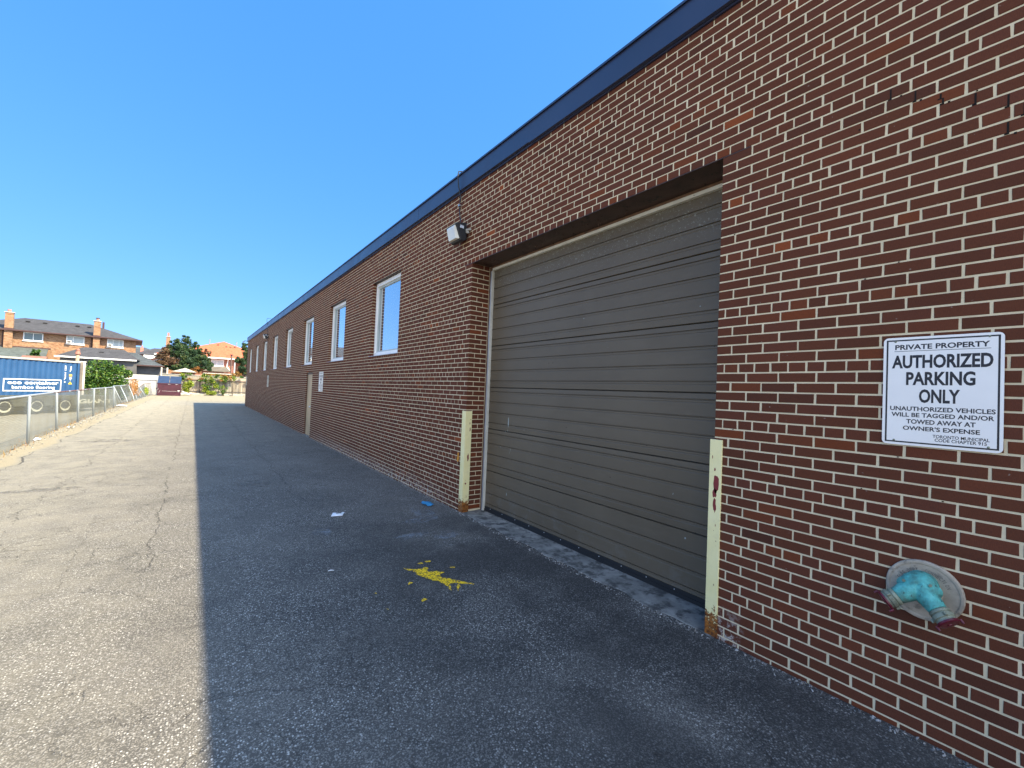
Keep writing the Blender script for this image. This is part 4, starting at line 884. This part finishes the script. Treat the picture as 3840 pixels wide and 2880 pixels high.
# low trailer parked in front
tr_ = thing('flat_trailer', 'low olive trailer with cream wheel rims and white GIANT lettering behind the fence', 'trailer', (-5.372+(-VS*dv.x)*1.25, 36.50+(-VS*dv.y)*1.25, -.42)); tr_.rotation_euler = ct.rotation_euler
def tl(wx, wy): p = Vector((wx-tr_.location.x, wy-tr_.location.y, 0)); return p.dot(du)
m = MB(); m.box(-.9, 9.5, V(.0), V(2.2), .82, .94); m.box(-.9, 9.5, V(-.02), V(.05), .42, .85); m.box(-.95, -.85, V(0), V(2.2), .3, .94); m.build('deck', M_trailer, tr_, bevel=.01)
m = MB(); m.box(-.7, 9.3, V(.25), V(1.9), .2, .5); m.build('chassis', M_trailer, tr_)
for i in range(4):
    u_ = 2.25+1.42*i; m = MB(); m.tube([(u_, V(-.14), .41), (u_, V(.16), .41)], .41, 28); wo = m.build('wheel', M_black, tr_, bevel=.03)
    m = MB(); rg = []
    n_ = 28
    for k_ in range(n_):
        a_ = 2*math.pi*k_/n_; b_ = 2*math.pi*(k_+1)/n_
        for r1, r2_ in (((.245, .275)),): m.face([(u_+r1*math.cos(a_), V(-.146), .41+r1*math.sin(a_)), (u_+r2_*math.cos(a_), V(-.146), .41+r2_*math.sin(a_)), (u_+r2_*math.cos(b_), V(-.146), .41+r2_*math.sin(b_)), (u_+r1*math.cos(b_), V(-.146), .41+r1*math.sin(b_))])
    lit_cr = [(u_+.245*math.cos(R(a_)), V(-.147), .41+.245*math.sin(R(a_))) for a_ in range(190, 341, 10)]+[(u_+.20*math.cos(R(a_)), V(-.147), .40+.17*math.sin(R(a_))) for a_ in range(330, 199, -10)]  # sunlit lower part of the rim, put in as a pale crescent
    m.face(lit_cr); m.build('rim', M_rim, wo, fix=False)
o_ = text('GIANT', (1.42, V(-.0)-VS*.024, .50), LU, (0, 0, 1), 2.1, .24, M_rim, 'lettering', tr_, 0, .04)

# ================================================================ greenery beside the container
def bush(name, label, mat, loc, blobs, cat='bush', stems=5, size=.09, dens=230, seed=1, flatm=1.0):
    t_ = thing(name, label, cat, loc); m = MB()
    for i, (x, y, z, rx, ry, rz2, nn_) in enumerate(blobs): leaves(m, (x, y, z), (rx, ry, rz2), int(nn_*dens), size, 0, seed*50+i, flatm, (.0, 1.0), .25)
    m.build('foliage', mat, t_, fix=False); g_ = random.Random(seed); m = MB()
    for i in range(stems):
        x, y, z, rx, ry, rz2, nn_ = blobs[i % len(blobs)]; a_ = Vector((g_.uniform(-.2, .2)*abs(x) if abs(x) > .5 else g_.uniform(-.1, .1), 0, 0)); e_ = Vector((x+g_.uniform(-.5, .5)*rx, y, z+rz2*.5)); m.tube([a_, a_.lerp(e_, .5)+Vector((g_.uniform(-.1, .1), 0, .1)), e_], [.04, .025, .01], 6)
    m.build('stem', M_bark, t_); return t_
bush('leafy_bush', 'big glossy green bush between the container and the garage', M_lf_vine, (-5.6, 42.0, -.4),
     [(-.2, 0, 1.7, .55, .6, 1.2, 3), (.35, .2, 2.0, .6, .6, 1.0, 3), (.9, .6, 1.9, .6, .6, 1.1, 3), (1.35, 1.2, 1.2, .55, .6, .9, 2), (.2, .1, .9, .9, .7, .9, 3), (1.55, 1.8, 2.35, .35, .4, .35, .6), (.5, .3, 2.95, .5, .4, .4, .5), (-.1, .2, 2.9, .3, .3, .4, .25), (1.15, .9, 2.65, .5, .5, .4, .5)], stems=8, size=.085, dens=520, seed=1)

# ================================================================ boundary fences and dumpster
cf = thing('sheet_metal_fence', 'pale ribbed sheet-metal fence left of the dumpster', 'fence', (-2.95, 58, 0))
m = MB(); x = -9.5
while x < -.01:
    m.box(x, x+.10, -.03, .0, -.02, 1.56); m.box(x+.10, x+.13, -.012, .0, -.02, 1.56); x += .13
m.build('lower_panel', M_fcorr, cf)
m = MB(); x = -9.5
while x < -.01:
    m.box(x, x+.10, -.10, -.06, 1.53, 1.99); m.box(x+.10, x+.13, -.08, -.06, 1.53, 1.99); x += .13
m.build('upper_panel', paint('pale_sheet_upper', (.66, .64, .60), .6, .1, 2), cf)
m = MB(); m.box(-9.5, .03, -.12, .02, 1.99, 2.03); m.build('cap_rail', M_white_old, cf); m = MB(); m.box(-.0, .09, -.12, .02, -.1, 2.03); m.build('end_post', M_fcorr, cf)
wf = thing('wooden_fence', 'weathered grey board fence overgrown with vines behind the dumpster', 'fence', (-2.7, 60, 0)); g = random.Random(41)
m = MB(); x = 0
while x < 16:
    w_ = g.uniform(.11, .15); m.box(x, x+w_-.008, g.uniform(-.012, .012), .02, .22, 1.74+g.uniform(-.02, .02), 0, g.random()); x += w_
m.build('board', M_fwood, wf)
m = MB(); x = 0
while x < 16:
    w_ = g.uniform(.4, .9); m.box(x, x+w_-.01, -.035+g.uniform(-.01, .01), .0, 1.78, 2.22+g.uniform(-.03, .03), 0, g.uniform(.6, 1)); x += w_
m.build('top_board', M_fwood, wf)
m = MB(); m.box(0, 16, -.06, -.012, 1.68, 1.76); m.box(0, 16, -.05, -.012, .42, .48); m.build('rail', M_fwood_dk, wf); m = MB(); m.box(0, 16, -.1, .06, 2.22, 2.27); m.build('cap_rail', M_stone, wf)
for i in range(7): m = MB(); m.box(.9+i*2.4, 1.02+i*2.4, -.02, .1, -.02, 2.2); m.build('post', M_fwood_dk, wf)
m = MB(); m.box(-3, 13.5, 59.45, 59.62, -.02, .16); m.box(-3, 13.5, 59.62, 59.95, -.02, .24); tag(m.build('retaining_kerb', paint('kerb_old_concrete', (.36, .33, .28), .9, .2, 2, dirt=(.15, .13, .1), dscale=3), bevel=.02), 'low crumbling concrete kerb at the foot of the board fence', 'kerb')

dm = thing('dumpster', 'maroon steel dumpster with raised navy plastic lids', 'dumpster', (-1.87, 55.45, 0)); m = MB()
m.prism([(0, .02), (1.25, .02), (1.45, 1.35), (-.02, 1.22)], 'x', -.94, .94); m.box(-.96, .96, -.05, .02, 1.18, 1.26); m.box(-.94, .94, -.03, .02, .02, .10); m.box(-.90, -.84, -.035, .0, .1, 1.18); m.box(.84, .90, -.035, 0, .1, 1.18); m.build('body', M_maroon, dm, bevel=.01)
for sg in (-1, 1):
    m = MB()
    for q in range(5): 
        x0_ = sg*.02 if sg > 0 else -.94; w_ = .92/5; m.prism([(-.04+.0, 1.275), (1.10, 2.0), (1.10, 1.97), (0-.02, 1.24)], 'x', x0_+q*w_+.004, x0_+(q+1)*w_-.004)
    m.prism([(-.02, 1.265), (1.10, 1.985), (1.10, 1.965), (0-.0, 1.235)], 'x', (.02 if sg > 0 else -.94), (.94 if sg > 0 else -.02)); m.build('lid', M_navy, dm)
for sg in (-1, 1): m = MB(); m.box(sg*.94, sg*1.02, .2, .9, .62, .74); m.build('fork_pocket', M_maroon, dm)
m = MB(); g = random.Random(44)
for (x0_, z0_, x1_, z1_, w_) in ((-.80, .28, -.70, .56, .05), (-.55, .47, .62, .45, .012), (.66, .50, .86, .52, .05), (.70, .42, .84, .44, .03), (-.1, 1.15, .1, 1.17, .03), (.5, 1.15, .72, 1.17, .04), (-.92, .62, -.84, .66, .03)):
    m.face([(x0_, -.04, z0_), (x1_, -.04, z1_), (x1_+w_*.3, -.04, z1_+w_), (x0_, -.04, z0_+w_)])
m.build('scuff', M_scuff, dm, fix=False, split=True)
m = MB(); g = random.Random(46); t_ = thing('rubble_heap', 'white broken rubble pieces right of the dumpster', 'rubble', (-.55, 58, 0))
for (x, z, s_) in ((-.1, .18, .26), (-.35, .14, .2), (.18, .12, .16), (.42, .2, .14), (-.25, .38, .1)):
    m.sphere((x, g.uniform(-.1, .1), z), (s_*1.3, s_, s_*.75), 7, 5)
m.build('rubble_piece', M_rock, t_, split=True)
m = MB(); m.tube([(0, 0, 0), (.03, 0, .5), (0, .02, 1.0), (.02, 0, 1.5)], [.05, .045, .035, .02], 8); tag(m.build('vine_trunk', M_bark, M=Matrix.Translation((3.74, 59.2, 0))), 'bare brown vine trunk climbing the board fence', 'vine trunk')
vine = thing('climbing_vine', 'green and yellow vine draped over the board fence', 'vine', (1.6, 59.6, 0)); m = MB(); g = random.Random(51)
for i in range(46):
    x = g.uniform(-2.6, 4.6); top = g.random() < .6; z = g.uniform(1.75, 2.35) if top else g.uniform(.9, 1.9)
    if not top and not (-1.0 < x < 1.1 or -2.5 < x < -1.6): continue
    leaves(m, (x, -.1+g.uniform(-.12, .05), z), (g.uniform(.2, .45), .18, g.uniform(.12, .3)), 60, .085, g.choice([0, 0, 1, 2]), 60+i, 1, (0, 1), .1)
for i in range(24): x = g.uniform(-.9, 1.4); leaves(m, (x, -.15, g.uniform(.5, 2.3)), (.25, .15, .25), 42, .085, g.choice([0, 1]), 160+i, 1, (0, 1), .1)
m.build('foliage', [M_lf_vine, M_lf_yel, M_lf_org], vine, fix=False)
m = MB()
for i in range(12): x = g.uniform(-2.2, 4); m.tube([(x, -.08, g.uniform(.2, 1)), (x+g.uniform(-.5, .5), -.1, 1.6), (x+g.uniform(-1, 1), -.08, 2.2)], [.02, .015, .008], 5)
m.build('stem', M_bark, vine)
bush('bright_bush', 'lime green bush standing just right of the dumpster', M_lf_yel, (-.45, 59.0, 0), [(-.15, 0, .95, .32, .25, .55, 1.3), (.25, 0, 1.2, .35, .25, .45, 1.2), (.0, 0, .6, .3, .25, .3, .8)], size=.08, dens=230, seed=3)
bush('golden_shrub', 'low rounded yellow-green shrub at the kerb', M_lf_yel, (1.75, 59.0, 0), [(-.2, 0, .3, .35, .25, .28, 1.3), (.2, 0, .32, .33, .25, .27, 1.3)], size=.06, dens=260, seed=4)
bush('weed_bush', 'thin dark green weed bush right of the golden shrub', M_lf_vine, (2.85, 59.1, 0), [(0, 0, .45, .22, .2, .35, 1.0), (-.3, 0, .9, .3, .2, .3, .4), (.25, 0, .8, .25, .2, .3, .35)], size=.06, dens=200, seed=5)

# ================================================================ trees
def tree(name, label, loc, blobs, mats, trunk, seed, size, dens, limbs=6):
    t_ = thing(name, label, 'tree', loc); m = MB()
    for i, (x, y, z, rx, ry, rz2, k_, mi) in enumerate(blobs):
        gg = random.Random(seed*70+i); nb_ = max(3, int(10*k_))
        for q in range(nb_):   # many little clumps per blob, leaving gaps
            d = Vector((gg.gauss(0, 1), gg.gauss(0, 1), gg.gauss(0, 1))).normalized()*gg.random()**.4; tb = gg.uniform(0, .45)
            leaves(m, (x+d.x*rx, y+d.y*ry, z+d.z*rz2), (rx*.36, ry*.36, rz2*.34), int(dens/10), size, mi, seed*900+i*30+q, 1, (tb, tb+.55), .1)
    m.build('crown', mats, t_, fix=False); m = MB(); m.tube([(0, 0, 0), (.05, 0, trunk*.5), (0, 0, trunk)], [.2, .16, .12], 9)
    g_ = random.Random(seed)
    for i in range(limbs): b_ = blobs[i % len(blobs)]; m.tube([(0, 0, trunk*.75), (b_[0]*.5, b_[1]*.5, (trunk+b_[2])*.5), (b_[0], b_[1], b_[2]+b_[5]*.3)], [.10, .06, .02], 6)
    m.build('trunk', M_bark, t_); return t_
tree('broadleaf_tree', 'large dark green tree with rusty left side behind the fence', (-1.0, 66, 0),
     [(-.1, 0, 5.9, .9, .9, 1.0, 2, 0), (.35, .3, 5.0, 1.0, .9, 1.0, 2.2, 0), (-.5, -.2, 4.7, .9, .9, .9, 2, 0), (1.2, .2, 4.9, .9, .8, .9, 1.6, 0), (2.2, .1, 5.2, .5, .5, .6, .9, 1), (1.9, 0, 4.0, .9, .8, .8, 1.8, 0), (2.7, 0, 3.7, .5, .5, .5, .9, 0), (.7, -.3, 3.8, 1.1, .8, .8, 2, 0),
      (-1.5, 0, 5.1, .8, .7, .7, 1.3, 1), (-2.0, -.1, 4.2, .8, .7, .7, 1.6, 1), (-1.1, -.2, 3.8, .9, .8, .7, 1.8, 1), (-2.3, 0, 3.5, .5, .5, .4, .7, 1), (-.8, -.3, 3.1, .9, .6, .4, 1, 0), (1.2, -.3, 2.9, .8, .5, .5, 1.1, 2), (.2, 0, 6.8, .5, .5, .35, .6, 0), (.2, -.2, 3.1, 1.3, .6, .5, 2, 0), (-1.7, -.2, 3.0, .7, .5, .35, 1.2, 0), (2.0, -.2, 3.1, .7, .6, .5, 1.4, 0), (-.2, .2, 5.4, 1.4, .9, .9, 2.4, 0), (1.5, .2, 5.6, .6, .6, .5, 1, 0), (.9, 0, 4.4, 1.2, .8, .7, 2.2, 0), (-.9, 0, 6.3, .5, .5, .5, .6, 0), (1.1, 0, 6.1, .5, .5, .45, .6, 0)],
     [M_lf_tree, M_lf_red, M_lf_org], 3.0, 3, .085, 1150)
tree('garden_tree', 'dark green tree half hidden by the far corner of the building', (5.3, 61.5, 0),
     [(-.5, 0, 3.1, .6, .6, .6, 2, 0), (-.7, 0, 4.1, .55, .6, .6, 2, 0), (-.1, 0, 5.0, .7, .6, .7, 2, 0), (-.2, 0, 6.0, .5, .5, .5, 1.2, 0), (.6, 0, 4.2, .8, .6, 1.0, 2, 0), (-.75, 0, 2.75, .4, .5, .4, 1.2, 1)], [M_lf_tree, M_lf_org], 2.4, 5, .10, 800)
tree('cedar_tree', 'bright green conifer against the buff house wall', (-14.2, 70, 0), [(0, 0, 3.3, .5, .5, .8, 2, 0), (.05, 0, 4.1, .35, .35, .4, 1.4, 0), (.3, 0, 3.0, .45, .4, .7, 1.6, 0), (-.4, 0, 3.2, .4, .4, .5, 1.2, 0)], [M_lf_vine], 2.0, 6, .09, 800, 3)

# ================================================================ houses
def hip(m, x0, x1, y0, y1, ze, zr, inset, mi=0, th=.0):
    """hip roof; ridge along x, inset from both ends"""
    ym = (y0+y1)/2; A = [(x0, y0, ze), (x1, y0, ze), (x1, y1, ze), (x0, y1, ze), (x0+inset, ym, zr), (x1-inset, ym, zr)]
    m.idx(A, [(0, 1, 5, 4), (1, 2, 5), (2, 3, 4, 5), (3, 0, 4), (3, 2, 1, 0)], mi)
def pt(m, *a, **k_): m.box(*a, **k_)
# ---- buff two-storey house (local x runs to the right, so left is negative)
h1 = thing('buff_brick_house', 'two-storey buff brick semi with grey hip roof and two chimneys', 'house', (-6.2, 76.45, 0), math.atan2(.0803, .9968))
m = MB(); m.box(-15.6, -.13, 0, 9.4, 0, 6.62); m.build('wall', M_buff, h1)
m = MB(); hip(m, -16.1, .43, -.6, 10.0, 6.72, 8.68, 5.3); ro = m.build('roof', M_sh_dark, h1)
for u_, wd in ((-11.31, .66), (-3.93, .62)):
    m = MB(); m.box(u_-wd/2, u_+wd/2, -.52, -.02, 0, 8.70); m.box(u_-wd/2-.07, u_+wd/2+.07, -.59, .05, 8.70, 8.78, 1); m.box(u_-wd/2-.04, u_+wd/2+.04, -.56, .02, 6.62, 6.9, 2); c_ = m.build('chimney', [M_buff, M_stone, M_soffit], ro)
for u_, wd in ((-11.36, .30), (-3.93, .26)): m = MB(); m.tube([(u_, -.27, 8.78), (u_, -.27, 9.08)], wd/2*1.1, 12); m.build('chimney_pot', M_flue, ro)
m = MB(); m.tube([(-3.93, -.27, 9.08), (-3.93, -.27, 9.16)], .19, 10); m.build('chimney_cap', M_dark, ro)
m = MB(); m.box(-3.72, -3.5, 4.7, 4.95, 8.2, 9.15); m.build('flue', M_soffit, ro)
for u_ in (-10.3, -8.85, -5.95, -4.85): m = MB(); m.box(u_-.18, u_+.18, 2.9, 3.25, 8.05, 8.19); m.build('roof_vent', M_dark, ro)
m = MB(); m.box(-16.1, .45, -.72, -.60, 6.62, 6.76); m.box(-16.1, .43, -.6, .0, 6.60, 6.64); m.box(.43, .53, -.72, 10, 6.62, 6.76); m.box(-.13, .43, 0, 10, 6.60, 6.64); m.build('eaves_gutter', M_soffit, h1)
for u_ in (-11.78, -4.4): m = MB(); m.tube([(u_, -.12, 1), (u_, -.12, 6.5), (u_, -.55, 6.65)], .06, 8); m.build('downpipe', M_soffit, h1)
def hwin(par, x0, x1, z0, z1, y=0, cur=None, ac=False, fmat=None, mull=(.5,), sillm=True):
    m = MB(); t_ = .09
    for (p, q, r_, s_) in ((x0, x0+t_, z0, z1), (x1-t_, x1, z0, z1), (x0+t_, x1-t_, z0, z0+t_*1.4), (x0+t_, x1-t_, z1-t_, z1)): m.box(p, q, y-.06, y+.02, r_, s_)
    for mu in mull: xm = x0+(x1-x0)*mu; m.box(xm-.03, xm+.03, y-.05, y+.02, z0+t_*1.4, z1-t_)
    if sillm: m.box(x0-.05, x1+.05, y-.1, y+.02, z0-.06, z0-.002)
    wo = m.build('window', fmat or M_white, par); m = MB(); m.box(x0+t_, x1-t_, y-.012, y-.004, z0+t_*1.4, z1-t_); m.build('pane', cur or M_hglass, wo)
    if ac:
        m = MB(); m.box(x0+.06, x0+.50, y-.35, y-.062, z0+.10, z0+.42); m.box(x0+.12, x0+.44, y-.36, y-.35, z0+.15, z0+.37, 1); m.build('air_conditioner', [M_white, M_garwall], wo)
    return wo
hwin(h1, -10.21, -8.59, 5.58, 6.60); hwin(h1, -6.65, -5.04, 5.56, 6.60, cur=M_curtain, ac=True, mull=(.38,)); hwin(h1, -2.95, -1.36, 5.54, 6.58, cur=M_curtain, ac=True, mull=(.36, .72))
m = MB(); m.idx([(-16, 0, 4.74), (-8.1, 0, 4.74), (-7.9, -4, 3.47), (-16, -4, 3.47), (-16, 0, 4.66), (-8.1, 0, 4.66), (-7.9, -4, 3.39), (-16, -4, 3.39)], [(0, 1, 2, 3), (7, 6, 5, 4), (0, 4, 5, 1), (1, 5, 6, 2), (2, 6, 7, 3), (3, 7, 4, 0)]); m.build('lean_to_roof', M_sh_green, h1)
m = MB(); m.box(-16, -8.2, -3.7, 0, 0, 3.45); m.box(-16, -7.9, -.05, -.0, 4.72, 4.86); m.build('lean_to_wall', M_soffit, h1)
sh = thing('garden_shed', 'small shed with red-brown pitched roof peeking over the container', 'shed', (-13.8, 67.7, 0))
m = MB(); m.box(-.9, .75, 0, 1.5, 0, 3.2); m.build('wall', M_fwood, sh); m = MB(); m.prism([(-.15, 3.14), (.75, 3.62), (1.65, 3.14)], 'x', -1.0, .85); m.build('roof', M_shedroof, sh)
# ---- the two joined garages
g1 = thing('grey_garage', 'low garage with dark hip roof and white gutter just behind the container', 'garage', (-11.2, 62, 0))
m = MB(); m.box(.3, 6.2, .3, 5.8, 0, 3.55); m.build('wall', M_garwall, g1); m = MB(); hip(m, 0, 6.4, 0, 6, 3.60, 4.78, 1.55); m.build('roof', M_sh_dark, g1)
m = MB(); m.box(-.05, 6.2, -.12, -.0, 3.48, 3.62); m.build('gutter', M_white, g1); m = MB(); m.box(3.0, 3.35, 1.6, 1.9, 4.2, 4.32); m.build('roof_vent', M_dark, g1)
g2 = thing('stucco_garage', 'long grey stucco garage with slate hip roof beside the sheet fence', 'garage', (-2.95, 62.9, 0))
m = MB(); m.box(-5.6, 0, .1, 5.6, 0, 3.08); m.build('wall', M_garwall, g2); m = MB(); hip(m, -6.4, .3, -.45, 6.0, 3.13, 4.56, 2.7); m.build('roof', M_sh_slate, g2)
m = MB(); m.box(-6.4, .32, -.56, -.44, 3.02, 3.15); m.build('gutter', M_soffit, g2)
pt_ = thing('timber_frame', 'dark timber porch frame between garage and tree', 'frame', (-2.5, 61, 0))
for i, x in enumerate((-.3, .2)): m = MB(); m.box(x-.06, x+.06, 0, .12, 0, 2.95); m.build('post', M_cblock, pt_)
m = MB(); m.box(-.24, .14, .03, .09, 2.0, 2.75); m.build('panel', M_dark, pt_); m = MB(); m.box(-.24, .14, .0, .1, 2.75, 2.82); m.box(-.24, .14, .0, .1, 2.35, 2.40); m.build('cross_rail', M_garwall, pt_)
# ---- pink outbuilding with a white canopy
pb = thing('pink_outbuilding', 'pink walled garden building seen under the tree', 'outbuilding', (-.9, 64.6, 0))
m = MB(); m.box(-1.3, 1.9, 0, 3, 0, 2.5); m.build('wall', M_pinkbrick, pb); m = MB(); m.prism([(-1.1, 2.62), (.15, 3.08), (1.25, 2.62)], 'y', -.5, 2.8); m.build('canopy', M_white_old, pb)
m = MB(); m.box(-1.1, -.9, -.03, 0, 2.2, 2.42); m.build('window', M_dark, pb)
m = MB(); m.box(-1.9, -.4, -.45, -.3, 2.18, 2.3); m.build('beam', M_stone, pb)
# ---- orange roofed house
h2 = thing('orange_roof_house', 'pink brick house with large bright orange-red hip roof', 'house', (2.0, 80.6, 0))
m = MB(); m.box(-4.6, 3.2, 0, 11, 0, 5.2); m.build('wall', M_pinkbrick, h2)
m = MB(); A = [(-6.6, -.6, 5.30), (3.55, -.6, 5.30), (8.4, 3.0, 5.9), (9.5, 14, 5.3), (-6.6, 14, 5.3), (1.95, 6.3, 8.36)]; m.idx(A, [(0, 1, 5), (1, 2, 5), (2, 3, 5), (3, 4, 5), (4, 0, 5), (4, 3, 2, 1, 0)]); r_ = m.build('roof', M_sh_red, h2)
m = MB(); m.box(3.2, 8, 4, 11, 0, 5.6); m.build('rear_wing', M_pinkbrick, h2)
for x, y, z in ((-.05, 5.0, 8.35), (3.7, 5.4, 8.3)): m = MB(); m.tube([(x, y, 6.8), (x, y, z)], .07, 8); m.tube([(x, y, z), (x, y, z+.1)], .11, 8); m.build('vent_pipe', M_galv, r_)
for x, y, z in ((1.1, 4.5, 7.62), (2.2, 4.0, 7.35), (2.75, 4.0, 7.32), (3.4, 4.4, 7.45)): m = MB(); m.box(x-.12, x+.12, y-.1, y+.1, z-.2, z+.1); m.build('roof_vent', M_soffit, r_)
m = MB(); m.box(-6.6, 3.6, -.72, -.58, 5.14, 5.32); m.box(-6.6, 3.5, -.6, .0, 5.12, 5.16); m.build('gutter', M_white, h2)
hwin(h2, .15, 1.78, 3.98, 5.0, cur=M_curtain, mull=(.45,), sillm=True)
for pts in ([(2.35, -.6, 5.15), (2.25, -.2, 4.75), (2.2, -.12, 3.95), (2.75, -.35, 3.2), (2.75, -.3, 3.0)], [(3.45, -.6, 5.15), (3.2, -.12, 4.8), (3.2, -.12, 2.5)]): m = MB(); m.tube(pts, .085, 8); m.build('downpipe', M_white, h2)
m = MB(); m.idx([(-2, -2.6, 3.88), (2.02, -2.6, 3.88), (2.45, -5.6, 3.12), (-2, -5.6, 3.12), (-2, -2.6, 3.8), (2.02, -2.6, 3.8), (2.45, -5.6, 3.04), (-2, -5.6, 3.04)], [(0, 1, 2, 3), (7, 6, 5, 4), (0, 4, 5, 1), (1, 5, 6, 2), (2, 6, 7, 3), (3, 7, 4, 0)]); m.build('porch_roof', M_sh_brown, h2)
m = MB(); m.box(-2, 2.0, -5.2, -.01, 0, 3.0); m.box(-2, 2.0, -2.6, -.01, 3.0, 3.86); m.build('porch_wall', M_pinkbrick, h2)
aw = thing('grape_arbor', 'low pale slatted arbor roof over dark posts behind the board fence', 'arbor', (2.8, 66, 0)); m = MB(); g = random.Random(61)
for i in range(12): m.box(-1.7+i*.28, -1.45+i*.28, -.3, 1.5, 2.62+g.uniform(-.03, .03), 2.66)
m.box(-1.8, 1.7, -.32, -.28, 2.56, 2.68); m.build('slat_roof', M_stone, aw)
for i in range(5): m = MB(); m.box(-1.6+i*.78, -1.5+i*.78, -.2, -.1, 0, 2.6); m.build('post', M_fwood_dk, aw)
m = MB(); m.box(-1.7, 1.6, 1.3, 1.36, 0, 2.6); m.build('screen', M_dark, aw)
m = MB(); leaves(m, (2.0, 65.5, 2.45), (1.0, .3, .12), 200, .08, 0, 71); leaves(m, (4.2, 64.5, 2.5), (.5, .3, .3), 300, .08, 0, 72); tag(m.build('autumn_creeper', M_lf_org, fix=False), 'orange autumn creeper spilling off the arbor', 'creeper')
pl = thing('rusty_pole', 'rusty brown steel post with thin crossarm before the orange-roofed house', 'pole', (3.88, 66, 0))
m = MB(); m.tube([(0, 0, 0), (0, 0, 5.05)], .09, 10); m.build('post', paint('rust_brown_steel', (.13, .075, .06), .75, .25, 5), pl); m = MB(); m.tube([(0, 0, 5.05), (0, 0, 5.2)], .13, 10); m.build('cap', M_soffit, pl)
m = MB(); m.tube([(-.5, 0, 4.8), (-.5, 0, 5.0), (0, 0, 5.03), (.5, 0, 5.0), (.52, 0, 4.9)], .018, 6); m.build('crossarm', M_soffit, pl)
# ---- roofs farther off
h3 = thing('distant_grey_house', 'distant house with pale grey hip roof and clay chimney', 'house', (-9.2, 112, 0)); m = MB(); m.box(-6, 4.5, 0, 8, 0, 6.2); m.build('wall', M_buff, h3)
m = MB(); hip(m, -7, 5.5, -.5, 8.5, 6.2, 8.0, 4.5); m.build('roof', M_sh_slate, h3); m = MB(); m.box(.7, 1.15, -.9, -.5, 5, 7.7); m.tube([(.92, -.7, 7.7), (.92, -.7, 8.1)], .12, 8); m.build('chimney', M_flue, h3)
h4 = thing('distant_dark_house', 'distant low house with dark roof and white gable end left of the tree', 'house', (-5.9, 105, 0)); m = MB(); m.box(-2.5, 4.5, 0, 8, 0, 6.0); m.build('wall', M_pinkbrick, h4)
m = MB(); hip(m, -3, 5, -.5, 8.5, 6.1, 7.6, 2.6); m.build('roof', M_sh_dark, h4); m = MB(); m.prism([(-1.6, 5.5), (-1.6, 6.02), (.9, 6.0), (-.6, 5.3)], 'y', -.45, -.1); m.build('gable_trim', M_white, h4)
h5 = thing('chimney_house', 'low brick house with one very tall chimney rising behind the tree', 'house', (-2.6, 72, 0)); m = MB(); m.box(-1.5, 3.5, .6, 6, 0, 3.9); m.build('wall', M_buff, h5)
m = MB(); hip(m, -1.9, 3.9, .2, 6.4, 3.9, 5.2, 2.2); r_ = m.build('roof', M_sh_dark, h5); m = MB(); m.box(-.42, 0, .0, .42, 0, 7.22); m.box(-.47, .05, -.05, .47, 7.22, 7.28, 1); m.build('chimney', [M_buff, M_stone], r_); m = MB(); m.box(-.32, -.1, .1, .32, 7.28, 7.78); m.build('chimney_pot', M_flue, r_)
